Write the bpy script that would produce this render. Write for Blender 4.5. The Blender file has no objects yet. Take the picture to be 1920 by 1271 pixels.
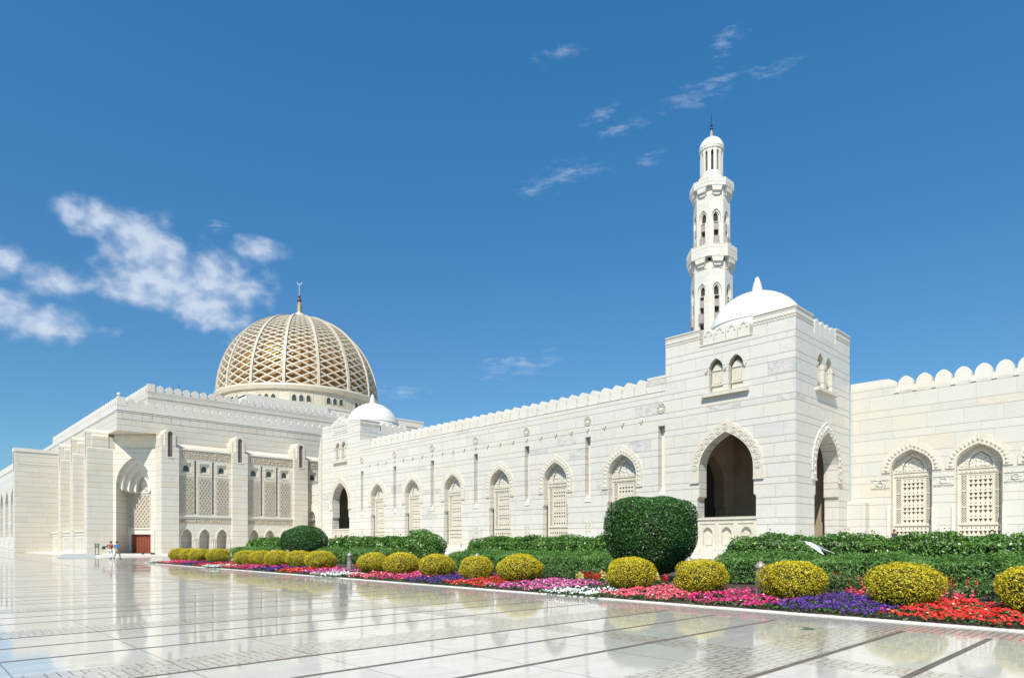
import bpy, math, random
import numpy as np
from mathutils import Vector, Matrix
from mathutils.geometry import tessellate_polygon
R = math.radians
random.seed(7); rng = np.random.default_rng(7)
S = bpy.context.scene
COL = S.collection

# ------------------------------------------------------------------ camera
cam_d = bpy.data.cameras.new('camera'); cam = bpy.data.objects.new('camera', cam_d); COL.objects.link(cam)
cam.location = (0, 0, 1.6); cam.rotation_euler = (R(90), 0, R(46.32))
cam_d.sensor_width = 36; cam_d.lens = 22.97; cam_d.shift_y = 0.1987
cam_d.clip_start = 0.1; cam_d.clip_end = 4000
S.camera = cam

# ------------------------------------------------------------------ sun, sky, exposure
SUN_AZ, SUN_EL = 27.0, 50.0            # azimuth from -y towards +x
sl = bpy.data.lights.new('sun', 'SUN'); sl.energy = 4.7; sl.angle = R(0.53); sl.color = (1.0, 0.94, 0.84)
sun = bpy.data.objects.new('sun', sl); COL.objects.link(sun)
sdir = Vector((math.sin(R(SUN_AZ)) * math.cos(R(SUN_EL)), -math.cos(R(SUN_AZ)) * math.cos(R(SUN_EL)), math.sin(R(SUN_EL))))
sun.rotation_euler = (-sdir).to_track_quat('-Z', 'Y').to_euler()
S.view_settings.view_transform = 'Standard'; S.view_settings.look = 'None'
S.view_settings.exposure = 0.36; S.view_settings.gamma = 1.0; S.view_settings.use_curve_mapping = False


class NT:
    """small helper for node graphs"""
    def __init__(s, tree): s.t = tree; s.n = tree.nodes; s.l = tree.links
    def new(s, typ, **kw):
        nd = s.n.new(typ)
        for k, v in kw.items(): setattr(nd, k, v)
        return nd
    def put(s, sock, v):
        if v is None: return
        if hasattr(v, 'links') or hasattr(v, 'is_linked'): s.l.new(v, sock)
        else: sock.default_value = v
    def m(s, op, a, b=None, c=None, clamp=False):
        nd = s.new('ShaderNodeMath', operation=op); nd.use_clamp = clamp
        s.put(nd.inputs[0], a); s.put(nd.inputs[1], b); s.put(nd.inputs[2], c)
        return nd.outputs[0]
    def v(s, op, a, b=None, out=0):
        nd = s.new('ShaderNodeVectorMath', operation=op)
        s.put(nd.inputs[0], a); s.put(nd.inputs[1], b)
        return nd.outputs[out]
    def mix(s, f, a, b, bt='MIX'):
        nd = s.new('ShaderNodeMix', data_type='RGBA', blend_type=bt)
        s.put(nd.inputs[0], f); s.put(nd.inputs[6], a); s.put(nd.inputs[7], b)
        return nd.outputs[2]
    def mixf(s, f, a, b):
        nd = s.new('ShaderNodeMix', data_type='FLOAT')
        s.put(nd.inputs[0], f); s.put(nd.inputs[2], a); s.put(nd.inputs[3], b)
        return nd.outputs[0]
    def step(s, x, a, b):
        nd = s.new('ShaderNodeMapRange', interpolation_type='SMOOTHSTEP')
        s.put(nd.inputs[0], x); nd.inputs[1].default_value = a; nd.inputs[2].default_value = b
        return nd.outputs[0]
    def noise(s, vec, scale, detail=3, rough=.55, out=0, dist=0):
        nd = s.new('ShaderNodeTexNoise'); s.put(nd.inputs['Vector'], vec)
        nd.inputs['Scale'].default_value = scale; nd.inputs['Detail'].default_value = detail
        nd.inputs['Roughness'].default_value = rough; nd.inputs['Distortion'].default_value = dist
        return nd.outputs[out]
    def xyz(s, x=0.0, y=0.0, z=0.0):
        nd = s.new('ShaderNodeCombineXYZ'); s.put(nd.inputs[0], x); s.put(nd.inputs[1], y); s.put(nd.inputs[2], z)
        return nd.outputs[0]
    def ramp(s, f, stops, interp='LINEAR'):
        nd = s.new('ShaderNodeValToRGB'); nd.color_ramp.interpolation = interp; e = nd.color_ramp.elements
        while len(e) < len(stops): e.new(0.5)
        for k, (p, c) in enumerate(stops):
            e[k].position = p; e[k].color = (c[0], c[1], c[2], 1) if len(c) == 3 else c
        s.put(nd.inputs[0], f); return nd.outputs[0]


w = bpy.data.worlds.new('World'); S.world = w; w.use_nodes = True
N = NT(w.node_tree); N.n.clear()
sky = N.new('ShaderNodeTexSky', sky_type='NISHITA'); sky.sun_disc = False
sky.sun_elevation = R(SUN_EL); sky.sun_rotation = R(180 - SUN_AZ)
sky.air_density = 1.0; sky.dust_density = 0.4; sky.ozone_density = 2.5; sky.altitude = 50
tc = N.new('ShaderNodeTexCoord'); sp = N.new('ShaderNodeSeparateXYZ'); N.l.new(tc.outputs['Generated'], sp.inputs[0])
az = N.m('MULTIPLY', N.m('ARCTAN2', sp.outputs[0], sp.outputs[1]), 57.2958)
el = N.m('MULTIPLY', N.m('ARCSINE', sp.outputs[2]), 57.2958)
ae = N.xyz(az, el, 0)
warp = N.v('SCALE', N.v('SUBTRACT', N.noise(N.v('MULTIPLY', ae, (0.6, 1.0, 1.0)), 0.42, 4, .6, out=1), (0.5, 0.5, 0.5)), None)
warp.node.inputs['Scale'].default_value = 1.0
aw = N.v('ADD', ae, warp)
BIG = [(-78.6, 22.7, 2.2, .9), (-76.3, 22.2, 2.4, 1.2), (-75.0, 21.0, 2.6, 1.5), (-73.6, 19.3, 3.8, 1.6), (-70.6, 19.9, 3.0, 1.5),
       (-71.3, 17.9, 2.6, 1.1), (-76.3, 18.4, 2.6, .9), (-81.6, 18.1, 1.6, .75), (-84.8, 18.8, 1.4, .8), (-82.6, 15.3, 3.0, .9),
       (-85.0, 15.9, 2.0, .95), (-67.5, 22.7, 1.6, .6)]
THIN = [(-70.5, 23.79, 1.2, .45), (-69.32, 16.14, 1.0, .71), (-42.12, 36.74, 1.9, .42), (-28.36, 36.1, 1.5, .7), (-30.81, 33.2, 3.0, .6), (-29.51, 33.96, 2.6, .4),
        (-38.42, 32.96, 1.8, .5), (-36.59, 32.0, 2.3, .5), (-41.65, 29.38, 3.2, .8), (-34.56, 29.8, 1.3, .5),
        (-43.98, 28.55, 1.8, .5), (-45.85, 15.16, 4.2, 1.0), (-56.05, 12.78, 2.7, .6), (-24.5, 33.9, 2.0, .5)]
def blob_field(lst, slant=0.0):
    acc = None
    for (ca, ce, ra, re) in lst:
        d = N.v('SUBTRACT', aw, (ca, ce, 0))
        d = N.v('MULTIPLY', d, (1 / ra, 1 / re, 0))
        if slant:
            s2 = N.new('ShaderNodeSeparateXYZ'); N.l.new(d, s2.inputs[0])
            d = N.xyz(s2.outputs[0], N.m('SUBTRACT', s2.outputs[1], N.m('MULTIPLY', s2.outputs[0], slant)), 0)
        L = N.v('LENGTH', d, out=1)
        v = N.m('SUBTRACT', 1.34, L)
        acc = v if acc is None else N.m('SMOOTH_MAX', acc, v, 0.35)
    return acc
fine = N.noise(N.v('MULTIPLY', aw, (0.8, 1.0, 1.0)), 0.8, 6, .48)
vfine = N.noise(N.v('MULTIPLY', aw, (0.5, 1.9, 1.0)), 1.1, 5, .65)
fb = N.m('ADD', blob_field(BIG), N.m('MULTIPLY', N.m('SUBTRACT', fine, 0.48), 2.0))
den = N.m('MULTIPLY', N.step(fb, -0.3, 1.25), 0.74)
ft = N.m('ADD', blob_field(THIN, 0.5), N.m('MULTIPLY', N.m('SUBTRACT', vfine, 0.55), 4.6))
den2 = N.m('MULTIPLY', N.step(ft, 0.0, 2.4), 0.42)
den = N.m('MAXIMUM', den, den2)
skyc = N.mix(1.0, sky.outputs[0], (0.41, 1.20, 1.54, 1), 'MULTIPLY')
hz = N.step(el, 42.0, 4.0)
skyc = N.mix(hz, skyc, N.mix(1.0, skyc, (1.33, 0.72, 0.66, 1), 'MULTIPLY'))
cloudc = N.mix(N.step(fine, .35, .65), (4.6, 5.6, 7.4, 1), (7.2, 7.8, 8.8, 1))
bgc = N.mix(den, skyc, cloudc)
bg = N.new('ShaderNodeBackground'); bg.inputs[1].default_value = 0.085; N.l.new(bgc, bg.inputs[0])
wo = N.new('ShaderNodeOutputWorld'); N.l.new(bg.outputs[0], wo.inputs[0])

# ------------------------------------------------------------------ materials
def new_mat(name):
    m = bpy.data.materials.new(name); m.use_nodes = True
    n = NT(m.node_tree); b = m.node_tree.nodes['Principled BSDF']
    return m, n, b
def pos_uv(n):
    g = n.new('ShaderNodeNewGeometry'); s = n.new('ShaderNodeSeparateXYZ'); n.l.new(g.outputs['Position'], s.inputs[0])
    return g.outputs['Position'], s.outputs[0], s.outputs[1], s.outputs[2]
def marble(name, base, cream, grey, P=1.88, a=0.66, Ls=(3.1, 2.4), jw=0.024, jdark=0.45, rough=.45, patch=1.0, zoff=0.0, joints=True):
    m, n, b = new_mat(name)
    p, x, y, z = pos_uv(n)
    u = n.m('ADD', x, y)
    t = n.m('DIVIDE', n.m('ADD', z, zoff), P); k = n.m('FLOOR', t); f = n.m('SUBTRACT', t, k)
    short = n.m('GREATER_THAN', f, a)
    row = n.m('ADD', n.m('MULTIPLY', k, 2.0), short)
    wn = n.new('ShaderNodeTexWhiteNoise', noise_dimensions='1D'); n.put(wn.inputs['W'], row)
    L = n.mixf(short, Ls[0], Ls[1])
    uo = n.m('ADD', n.m('DIVIDE', u, L), n.m('MULTIPLY', wn.outputs[0], 7.31))
    c = n.m('FLOOR', uo); fu = n.m('SUBTRACT', uo, c)
    du = n.m('MULTIPLY', n.m('MINIMUM', fu, n.m('SUBTRACT', 1.0, fu)), L)
    dz = n.m('MULTIPLY', n.m('MINIMUM', n.m('MINIMUM', f, n.m('SUBTRACT', 1.0, f)), n.m('ABSOLUTE', n.m('SUBTRACT', f, a))), P)
    jz = n.m('SUBTRACT', 1.0, n.step(dz, jw * .5, jw * 1.15)); ju = n.m('SUBTRACT', 1.0, n.step(du, jw * .35, jw * .9))
    ju = n.m('MULTIPLY', ju, .5)
    j = n.m('MAXIMUM', jz, ju)
    wb = n.new('ShaderNodeTexWhiteNoise', noise_dimensions='2D'); n.put(wb.inputs['Vector'], n.xyz(row, c, 0))
    r = wb.outputs[0]
    col = n.ramp(r, [(0, grey), (0.10, base), (0.42, base), (0.62, [v * .965 for v in base]), (0.80, base), (0.93, cream), (1.0, cream)])
    sw = n.new('ShaderNodeSeparateXYZ'); n.l.new(wb.outputs[1], sw.inputs[0])
    # veins that run differently in each slab
    pv = n.v('ADD', n.v('MULTIPLY', p, (0.55, 0.55, 1.3)), n.xyz(n.m('MULTIPLY', r, 40.0), n.m('MULTIPLY', sw.outputs[1], 31.0), 0))
    ve = n.noise(pv, 0.9, 6, .62, dist=1.2)
    v1 = n.m('SUBTRACT', 1.0, n.step(n.m('ABSOLUTE', n.m('SUBTRACT', ve, 0.5)), 0.0, 0.05))
    v1 = n.m('MULTIPLY', v1, n.m('MULTIPLY', n.m('GREATER_THAN', sw.outputs[2], 0.45), 0.16 * patch))
    cl = n.noise(pv, 2.2, 5, .6)
    col = n.mix(n.m('MULTIPLY', n.step(cl, .42, .8), 0.13), col, grey + (1,) if len(grey) == 3 else grey)
    col = n.mix(v1, col, (0.30, 0.31, 0.31, 1))
    # a few slabs with heavy grey clouding
    hv = n.m('MULTIPLY', n.m('GREATER_THAN', sw.outputs[1], 0.955), n.step(n.noise(pv, 3.0, 5, .75), .40, .62))
    col = n.mix(n.m('MULTIPLY', hv, 0.5 * patch), col, (0.27, 0.28, 0.29, 1))
    # weather streaks
    st = n.noise(n.v('MULTIPLY', p, (1.6, 1.6, 0.12)), 1.0, 4, .6)
    col = n.mix(n.m('MULTIPLY', n.step(st, .5, .8), 0.24), col, (0.50, 0.46, 0.38, 1))
    if joints: col = n.mix(n.m('MULTIPLY', j, jdark), col, (0.17, 0.15, 0.12, 1))
    n.l.new(col, b.inputs['Base Color'])
    b.inputs['Roughness'].default_value = rough
    bp = n.new('ShaderNodeBump'); bp.inputs['Strength'].default_value = .35; bp.inputs['Distance'].default_value = .02
    hgt = n.m('ADD', n.m('MULTIPLY', j, -1.0 if joints else 0.0), n.m('ADD', n.m('MULTIPLY', cl, .25), n.m('MULTIPLY', r, .3)))
    n.l.new(hgt, bp.inputs['Height']); n.l.new(bp.outputs[0], b.inputs['Normal'])
    return m
def plain(name, col, rough=.5, var=.1, scale=3.0, metal=0.0, bump=0.0, bscale=20.0):
    m, n, b = new_mat(name)
    p, x, y, z = pos_uv(n)
    f = n.noise(p, scale, 4, .6)
    c2 = tuple(max(0, v * (1 - var)) for v in col); c1 = tuple(min(1, v * (1 + var * .6)) for v in col)
    n.l.new(n.ramp(f, [(.3, c2), (.7, c1)]), b.inputs['Base Color'])
    b.inputs['Roughness'].default_value = rough; b.inputs['Metallic'].default_value = metal
    if bump:
        bp = n.new('ShaderNodeBump'); bp.inputs['Strength'].default_value = bump; bp.inputs['Distance'].default_value = .05
        n.l.new(n.noise(p, bscale, 3, .6), bp.inputs['Height']); n.l.new(bp.outputs[0], b.inputs['Normal'])
    return m
def carved(name, col, scale=3.0, dist=.10):
    m, n, b = new_mat(name)
    p, x, y, z = pos_uv(n)
    q = n.xyz(n.m('ADD', x, y), z, 0)
    vo = n.new('ShaderNodeTexVoronoi', feature='SMOOTH_F1'); n.put(vo.inputs['Vector'], q); vo.inputs['Scale'].default_value = scale
    vo.inputs['Randomness'].default_value = .35
    wv = n.m('ABSOLUTE', n.m('SUBTRACT', n.noise(q, scale * 1.3, 3, .5), .5))
    h = n.m('ADD', n.m('SINE', n.m('MULTIPLY', vo.outputs['Distance'], 14.0)), n.m('MULTIPLY', wv, 4.0))
    bp = n.new('ShaderNodeBump'); bp.inputs['Strength'].default_value = .9; bp.inputs['Distance'].default_value = dist
    n.l.new(h, bp.inputs['Height']); n.l.new(bp.outputs[0], b.inputs['Normal'])
    n.l.new(n.ramp(n.noise(p, 2, 3), [(.3, [v * .93 for v in col]), (.7, col)]), b.inputs['Base Color'])
    b.inputs['Roughness'].default_value = .6
    return m

WHITE = (0.635, 0.60, 0.535); CRM = (0.63, 0.585, 0.495); GRY = (0.58, 0.56, 0.515)
M_arc = marble('white_marble_ashlar', WHITE, CRM, GRY, P=1.5, a=.67, Ls=(2.3, 2.9), zoff=1.05, jdark=.72, jw=.028)
M_wing = marble('cream_marble_ashlar', (0.585, 0.555, 0.485), (0.595, 0.54, 0.44), (0.55, 0.535, 0.485), P=1.75, Ls=(2.4, 2.9), patch=.7, jdark=.58, jw=.026)
M_hall = marble('hall_marble_ashlar', (0.605, 0.56, 0.475), (0.59, 0.525, 0.42), (0.555, 0.52, 0.45), P=1.62, a=.55, Ls=(2.6, 2.1), jdark=.55, jw=.032, patch=.35)
M_tower = marble('minaret_marble', (0.65, 0.615, 0.54), (0.64, 0.585, 0.48), (0.59, 0.565, 0.51), P=1.1, a=.5, Ls=(1.6, 1.6), jdark=.16, patch=.2)
M_smooth = marble('smooth_marble', (0.66, 0.62, 0.545), (0.65, 0.60, 0.50), (0.61, 0.585, 0.53), joints=False, patch=.4)
M_dome = marble('white_dome_marble', (0.72, 0.69, 0.63), (0.71, 0.67, 0.59), (0.68, 0.655, 0.61), P=1.3, a=.5, Ls=(2.6, 2.6), jdark=.10, patch=.2, rough=.4)
M_cream = plain('cream_stone', (0.66, 0.60, 0.48), .55, .12, 1.5)
M_relief = carved('carved_relief', (0.62, 0.59, 0.51), 3.2, .03)
M_frieze = carved('carved_frieze', (0.43, 0.37, 0.28), 2.6, .06)
M_studded = plain('studded_panel_stone', (0.47, 0.415, 0.325), .6, .12, 2)
M_screen = plain('screen_stone', (0.61, 0.56, 0.46), .55, .1, 2)
M_screenback = plain('shaded_screen_recess', (0.20, 0.155, 0.10), .8, .2, 2)  # shadow of the recess is put into this dark brown
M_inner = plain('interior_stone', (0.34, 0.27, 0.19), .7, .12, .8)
M_glass = plain('dark_window_glass', (0.05, 0.075, 0.07), .12, .2, 1)
M_grille = plain('brown_grille', (0.12, 0.075, 0.05), .6, .3, 6)
M_pink = plain('pinkish_stone', (0.36, 0.30, 0.265), .6, .15, 2)
M_door = plain('red_brown_wood', (0.27, 0.062, 0.028), .45, .35, 5)
M_gold = plain('gold_mosaic', (0.50, 0.26, 0.075), .42, .35, 1.2, .35)
M_lattice = plain('dome_lattice_stone', (0.57, 0.50, 0.385), .5, .08, 1)
M_metal = plain('bollard_metal', (0.32, 0.29, 0.26), .45, .15, 8, .3)
M_dark = plain('dark_void', (0.035, 0.032, 0.03), .8, .2, 2)  # near-black colour stands in for the unlit depth of openings
M_black = plain('black_paint', (0.03, 0.032, 0.034), .5, .2, 5)
M_green = plain('dark_green_board', (0.03, 0.11, 0.07), .5, .2, 5)
M_kerb = plain('white_kerb_stone', (0.68, 0.66, 0.62), .55, .15, 2)
M_soil = plain('dark_soil', (0.07, 0.045, 0.03), .95, .4, 6, bump=.6)
M_sand = plain('pale_ground', (0.42, 0.38, 0.31), .95, .2, .1)
M_bark = plain('bark', (0.14, 0.10, 0.07), .9, .3, 10)

def plaza_mat():
    m, n, b = new_mat('polished_marble_paving')
    p, x, y, z = pos_uv(n)
    xr = n.m('DIVIDE', n.m('ADD', x, 500 + 3.72), 5.0); fx = n.m('MULTIPLY', n.m('FRACT', xr), 5.0)      # 0..5, strip at 0
    yr = n.m('DIVIDE', n.m('ADD', y, 600 - 8.75), 15.0); fy = n.m('MULTIPLY', n.m('FRACT', yr), 15.0); fj = n.m('MODULO', fy, 1.667)
    def line(v, c, wd): return n.m('LESS_THAN', n.m('ABSOLUTE', n.m('SUBTRACT', v, c)), wd)
    strip = n.m('MAXIMUM', n.m('MAXIMUM', line(fx, 0.052, .052), line(fx, 1.34, .052)), line(fx, 2.68, .052))
    bandx = n.m('GREATER_THAN', fx, 3.98); bandy = n.m('LESS_THAN', fy, .62)
    edge = n.m('GREATER_THAN', y, 13.32)
    strip = n.m('MULTIPLY', strip, n.m('SUBTRACT', 1.0, edge))
    band = n.m('MAXIMUM', n.m('MAXIMUM', bandx, n.m('MULTIPLY', bandy, 1.0)), edge)
    # slab joints
    j = n.m('MAXIMUM', line(fj, .65, .011), line(fy, .0, .014))
    sid = n.xyz(n.m('FLOOR', n.m('DIVIDE', n.m('ADD', x, 500 + 3.72), 1.333)), n.m('FLOOR', n.m('DIVIDE', n.m('ADD', y, 500 - 9.4 + 1.0), 1.667)), 0)
    wn = n.new('ShaderNodeTexWhiteNoise', noise_dimensions='2D'); n.put(wn.inputs['Vector'], sid)
    swn = n.new('ShaderNodeSeparateXYZ'); n.l.new(wn.outputs[1], swn.inputs[0])
    pv = n.v('ADD', n.v('MULTIPLY', p, (1.7, .28, 1)), n.xyz(n.m('MULTIPLY', wn.outputs[0], 33.0), n.m('MULTIPLY', swn.outputs[0], 21.0), 0))
    ve = n.noise(pv, 2.6, 7, .66, dist=.6)
    col = n.ramp(ve, [(.25, (.36, .35, .32)), (.42, (.53, .51, .455)), (.6, (.60, .575, .505)), (.8, (.66, .625, .54))])
    col = n.mix(.25, col, n.ramp(wn.outputs[0], [(0, (.50, .495, .46)), (.5, (.61, .585, .52)), (1, (.64, .585, .485))]))
    # small brick pavers
    bt = n.new('ShaderNodeTexBrick'); n.put(bt.inputs['Vector'], n.v('MULTIPLY', n.xyz(y, x, 0), (1, 1, 1)))
    bt.inputs['Scale'].default_value = 1.0; bt.inputs['Brick Width'].default_value = .26; bt.inputs['Row Height'].default_value = .125
    bt.inputs['Mortar Size'].default_value = .012; bt.offset = .5
    bt.inputs['Color1'].default_value = (.47, .44, .385, 1); bt.inputs['Color2'].default_value = (.58, .55, .48, 1); bt.inputs['Mortar'].default_value = (.12, .09, .06, 1)
    bt2 = n.new('ShaderNodeTexBrick'); n.put(bt2.inputs['Vector'], n.xyz(x, y, 0))
    bt2.inputs['Scale'].default_value = 1.0; bt2.inputs['Brick Width'].default_value = .26; bt2.inputs['Row Height'].default_value = .125
    bt2.inputs['Mortar Size'].default_value = .012
    bt2.inputs['Color1'].default_value = (.47, .44, .385, 1); bt2.inputs['Color2'].default_value = (.56, .53, .46, 1); bt2.inputs['Mortar'].default_value = (.12, .09, .06, 1)
    chk = n.m('MODULO', n.m('ADD', n.m('FLOOR', n.m('DIVIDE', n.m('ADD', x, 500.22), .52)), n.m('FLOOR', n.m('DIVIDE', n.m('ADD', y, 500), .52))), 2.0)
    brick = n.mix(chk, bt.outputs[0], bt2.outputs[0])
    brick = n.mix(edge, brick, bt.outputs[0])
    brick = n.mix(.22, brick, n.ramp(n.noise(p, .9, 4), [(.3, (.44, .39, .32)), (.7, (.60, .56, .49))]))
    col = n.mix(band, col, brick)
    col = n.mix(n.m('MULTIPLY', j, n.m('SUBTRACT', .75, n.m('MULTIPLY', edge, .75))), col, (.16, .13, .10, 1))
    dk = n.ramp(n.noise(p, 3.0, 5), [(.3, (.085, .06, .035)), (.7, (.17, .125, .08))])
    col = n.mix(strip, col, dk)
    # dust and scuffs
    sc = n.noise(p, .55, 6, .7)
    col = n.mix(n.m('MULTIPLY', n.step(sc, .5, .8), .12), col, (.36, .33, .27, 1))
    n.l.new(col, b.inputs['Base Color'])
    rg = n.m('ADD', n.m('MAXIMUM', n.mixf(band, .03, .11), n.m('MULTIPLY', strip, .42)), n.m('MULTIPLY', n.noise(p, 1.4, 5, .7), .05))
    n.l.new(rg, b.inputs['Roughness'])
    b.inputs['IOR'].default_value = 1.75
    bp = n.new('ShaderNodeBump'); bp.inputs['Strength'].default_value = .12; bp.inputs['Distance'].default_value = .01
    hh = n.m('ADD', n.m('MULTIPLY', n.noise(p, .7, 2), .25), n.m('MULTIPLY', n.m('ADD', j, strip), -.06))
    n.l.new(hh, bp.inputs['Height']); n.l.new(bp.outputs[0], b.inputs['Normal'])
    return m
M_plaza = plaza_mat()

def leaf_mat(name, stops, rough=.5, trans=.25):
    m, n, b = new_mat(name)
    a = n.new('ShaderNodeAttribute'); a.attribute_name = 'rnd'
    c = n.ramp(a.outputs['Fac'], stops)
    n.l.new(c, b.inputs['Base Color']); b.inputs['Roughness'].default_value = rough
    if trans:
        t = n.new('ShaderNodeBsdfTranslucent'); n.l.new(c, t.inputs[0])
        mx = n.new('ShaderNodeMixShader'); mx.inputs[0].default_value = trans
        n.l.new(b.outputs[0], mx.inputs[1]); n.l.new(t.outputs[0], mx.inputs[2])
        n.l.new(mx.outputs[0], m.node_tree.nodes['Material Output'].inputs[0])
    return m
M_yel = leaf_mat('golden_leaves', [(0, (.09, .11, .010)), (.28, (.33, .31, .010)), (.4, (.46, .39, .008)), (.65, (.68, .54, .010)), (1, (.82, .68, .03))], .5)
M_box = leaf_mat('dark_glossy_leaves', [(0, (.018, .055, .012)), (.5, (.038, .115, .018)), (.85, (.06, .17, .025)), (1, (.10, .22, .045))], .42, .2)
M_hedge = leaf_mat('hedge_leaves', [(0, (.035, .10, .02)), (.45, (.10, .225, .035)), (.85, (.17, .32, .05)), (.93, (.20, .36, .07)), (1, (.60, .66, .45))], .35, .2)  # palest stop paints glossy leaf highlights as whitish specks
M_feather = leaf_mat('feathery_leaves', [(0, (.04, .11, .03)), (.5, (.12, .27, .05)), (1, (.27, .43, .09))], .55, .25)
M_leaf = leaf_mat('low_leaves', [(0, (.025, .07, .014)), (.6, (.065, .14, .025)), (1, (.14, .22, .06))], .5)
M_core = plain('shaded_twigs', (.030, .034, .014), .9, .4, 6)  # shade inside hedges and bushes painted as a dark core
M_corey = plain('shaded_golden_twigs', (.06, .055, .012), .9, .4, 6)  # dark tone paints the shaded gaps between the golden leaves
FL = {'red': [(0, (.50, .008, .008)), (.5, (.72, .018, .012)), (.93, (.80, .05, .03)), (1, (.85, .5, .4))],
      'purple': [(0, (.035, .008, .10)), (.5, (.075, .014, .22)), (1, (.15, .05, .34))],
      'magenta': [(0, (.36, .006, .07)), (.5, (.58, .010, .14)), (.93, (.72, .06, .26)), (1, (.85, .6, .7))],
      'pink': [(0, (.42, .015, .16)), (.5, (.62, .04, .28)), (1, (.86, .5, .65))],
      'coral': [(0, (.68, .035, .09)), (.5, (.82, .09, .15)), (.9, (.86, .20, .24)), (1, (.88, .55, .55))],
      'white': [(0, (.66, .68, .66)), (1, (.86, .86, .84))],
      'yellow': [(0, (.62, .55, .10)), (1, (.82, .78, .30))],
      'orange': [(0, (.45, .09, .03)), (1, (.68, .20, .07))]}
M_fl = {k: leaf_mat(k + '_petals', v, .6, .2) for k, v in FL.items()}

# ------------------------------------------------------------------ mesh helpers
class Fr:
    def __init__(s, O, U): s.O = Vector(O); s.U = Vector((U[0], U[1], 0)).normalized(); s.N = s.U.cross(Vector((0, 0, 1)))
    def P(s, u, z, d=0.0): return s.O + s.U * u + Vector((0, 0, z)) + s.N * d
def FY(y): return Fr((0, y, 0), (1, 0))        # faces -y, u = x
def FX(x): return Fr((x, 0, 0), (0, 1))        # faces +x, u = y
def area2(p): return sum(p[i][0] * p[(i + 1) % len(p)][1] - p[(i + 1) % len(p)][0] * p[i][1] for i in range(len(p))) / 2
def ccw(p): return list(p) if area2(p) > 0 else list(reversed(p))

class MB:
    def __init__(s): s.v = []; s.f = []
    def add(s, vs, fs):
        o = len(s.v); s.v += [tuple(v) for v in vs]; s.f += [tuple(i + o for i in f) for f in fs]
    def tess(s, fr, polys, d, flip=False):
        polys = [ccw(polys[0])] + [list(reversed(ccw(h))) for h in polys[1:]]
        tri = tessellate_polygon([[Vector((u, z, 0)) for u, z in p] for p in polys])
        flat = [q for p in polys for q in p]
        fs = []
        for t in tri:
            a = area2([flat[i] for i in t])
            if abs(a) < 1e-9: continue
            ok = (a > 0) != flip
            fs.append(t if ok else t[::-1])
        s.add([fr.P(u, z, d) for u, z in flat], fs)
    def rim(s, fr, poly, d0, d1, inward=False, skip=()):
        p = ccw(poly); n = len(p)
        vs = [fr.P(u, z, d0) for u, z in p] + [fr.P(u, z, d1) for u, z in p]
        fs = []
        for i in range(n):
            if i in skip: continue
            k = (i + 1) % n; f = (i, k, n + k, n + i)
            fs.append(f[::-1] if inward else f)
        s.add(vs, fs)
    def prism(s, fr, poly, d0, d1, back=True):
        s.tess(fr, [poly], d1); s.rim(fr, poly, d0, d1)
        if back: s.tess(fr, [poly], d0, True)
    def panel(s, fr, outline, holes, d=0.0, depth=.5, depths=None):
        s.tess(fr, [outline] + holes, d)
        for i, h in enumerate(holes): s.rim(fr, h, d - (depths[i] if depths else depth), d, inward=True)
    def slab(s, fr, outline, holes, d0, d1):
        s.tess(fr, [outline] + holes, d1); s.tess(fr, [outline] + holes, d0, True)
        s.rim(fr, outline, d0, d1)
        for h in holes: s.rim(fr, h, d0, d1, inward=True)
    def box(s, fr, u0, u1, z0, z1, d0, d1): s.prism(fr, [(u0, z0), (u1, z0), (u1, z1), (u0, z1)], d0, d1)
    def wbox(s, x0, x1, y0, y1, z0, z1): s.box(FY(y0), x0, x1, z0, z1, y0 - y1, 0)
    def lathe(s, c, prof, seg=32, a0=0.0, cap=True):
        vs = []; fs = []; n = len(prof)
        for k in range(seg):
            a = a0 + 2 * math.pi * k / seg
            for r, z in prof: vs.append((c[0] + r * math.cos(a), c[1] + r * math.sin(a), c[2] + z))
        for k in range(seg):
            k2 = (k + 1) % seg
            for i in range(n - 1): fs.append((k * n + i, k2 * n + i, k2 * n + i + 1, k * n + i + 1))
        if cap:
            if prof[0][0] > 1e-4: fs.append(tuple(k * n for k in reversed(range(seg))))
            if prof[-1][0] > 1e-4: fs.append(tuple(k * n + n - 1 for k in range(seg)))
        s.add(vs, fs)
    def sweep(s, pts, ups, w_, h_, closed=False):
        """rectangular bar along pts; ups = outward vectors; w_ across, h_ along up"""
        n = len(pts); vs = []; fs = []
        for i in range(n):
            t = (pts[min(i + 1, n - 1)] - pts[max(i - 1, 0)]).normalized(); up = ups[i]
            sd = t.cross(up).normalized() * (w_ / 2 if not hasattr(w_, '__len__') else w_[i] / 2)
            vs += [pts[i] - sd, pts[i] + sd, pts[i] + sd - up * h_, pts[i] - sd - up * h_]
        for i in range(n - 1):
            for k in range(4):
                a = i * 4 + k; b2 = i * 4 + (k + 1) % 4
                fs.append((a, b2, b2 + 4, a + 4))
        fs += [(3, 2, 1, 0), (n * 4 - 4, n * 4 - 3, n * 4 - 2, n * 4 - 1)]
        s.add(vs, fs)
    def build(s, name, mat, parent=None, origin=None, smooth=False):
        me = bpy.data.meshes.new(name)
        o0 = Vector(origin) if origin is not None else (Vector(parent_world(parent)) if parent else Vector((0, 0, 0)))
        me.from_pydata([(v[0] - o0.x, v[1] - o0.y, v[2] - o0.z) for v in s.v], [], s.f)
        me.materials.append(mat)
        if smooth:
            me.polygons.foreach_set('use_smooth', [True] * len(me.polygons))
        ob = bpy.data.objects.new(name, me); COL.objects.link(ob)
        if parent: ob.parent = parent
        ob.location = o0 - (Vector(parent_world(parent)) if parent else Vector((0, 0, 0)))
        return ob
def parent_world(p):
    v = Vector((0, 0, 0))
    while p is not None: v += p.location; p = p.parent
    return v
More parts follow.
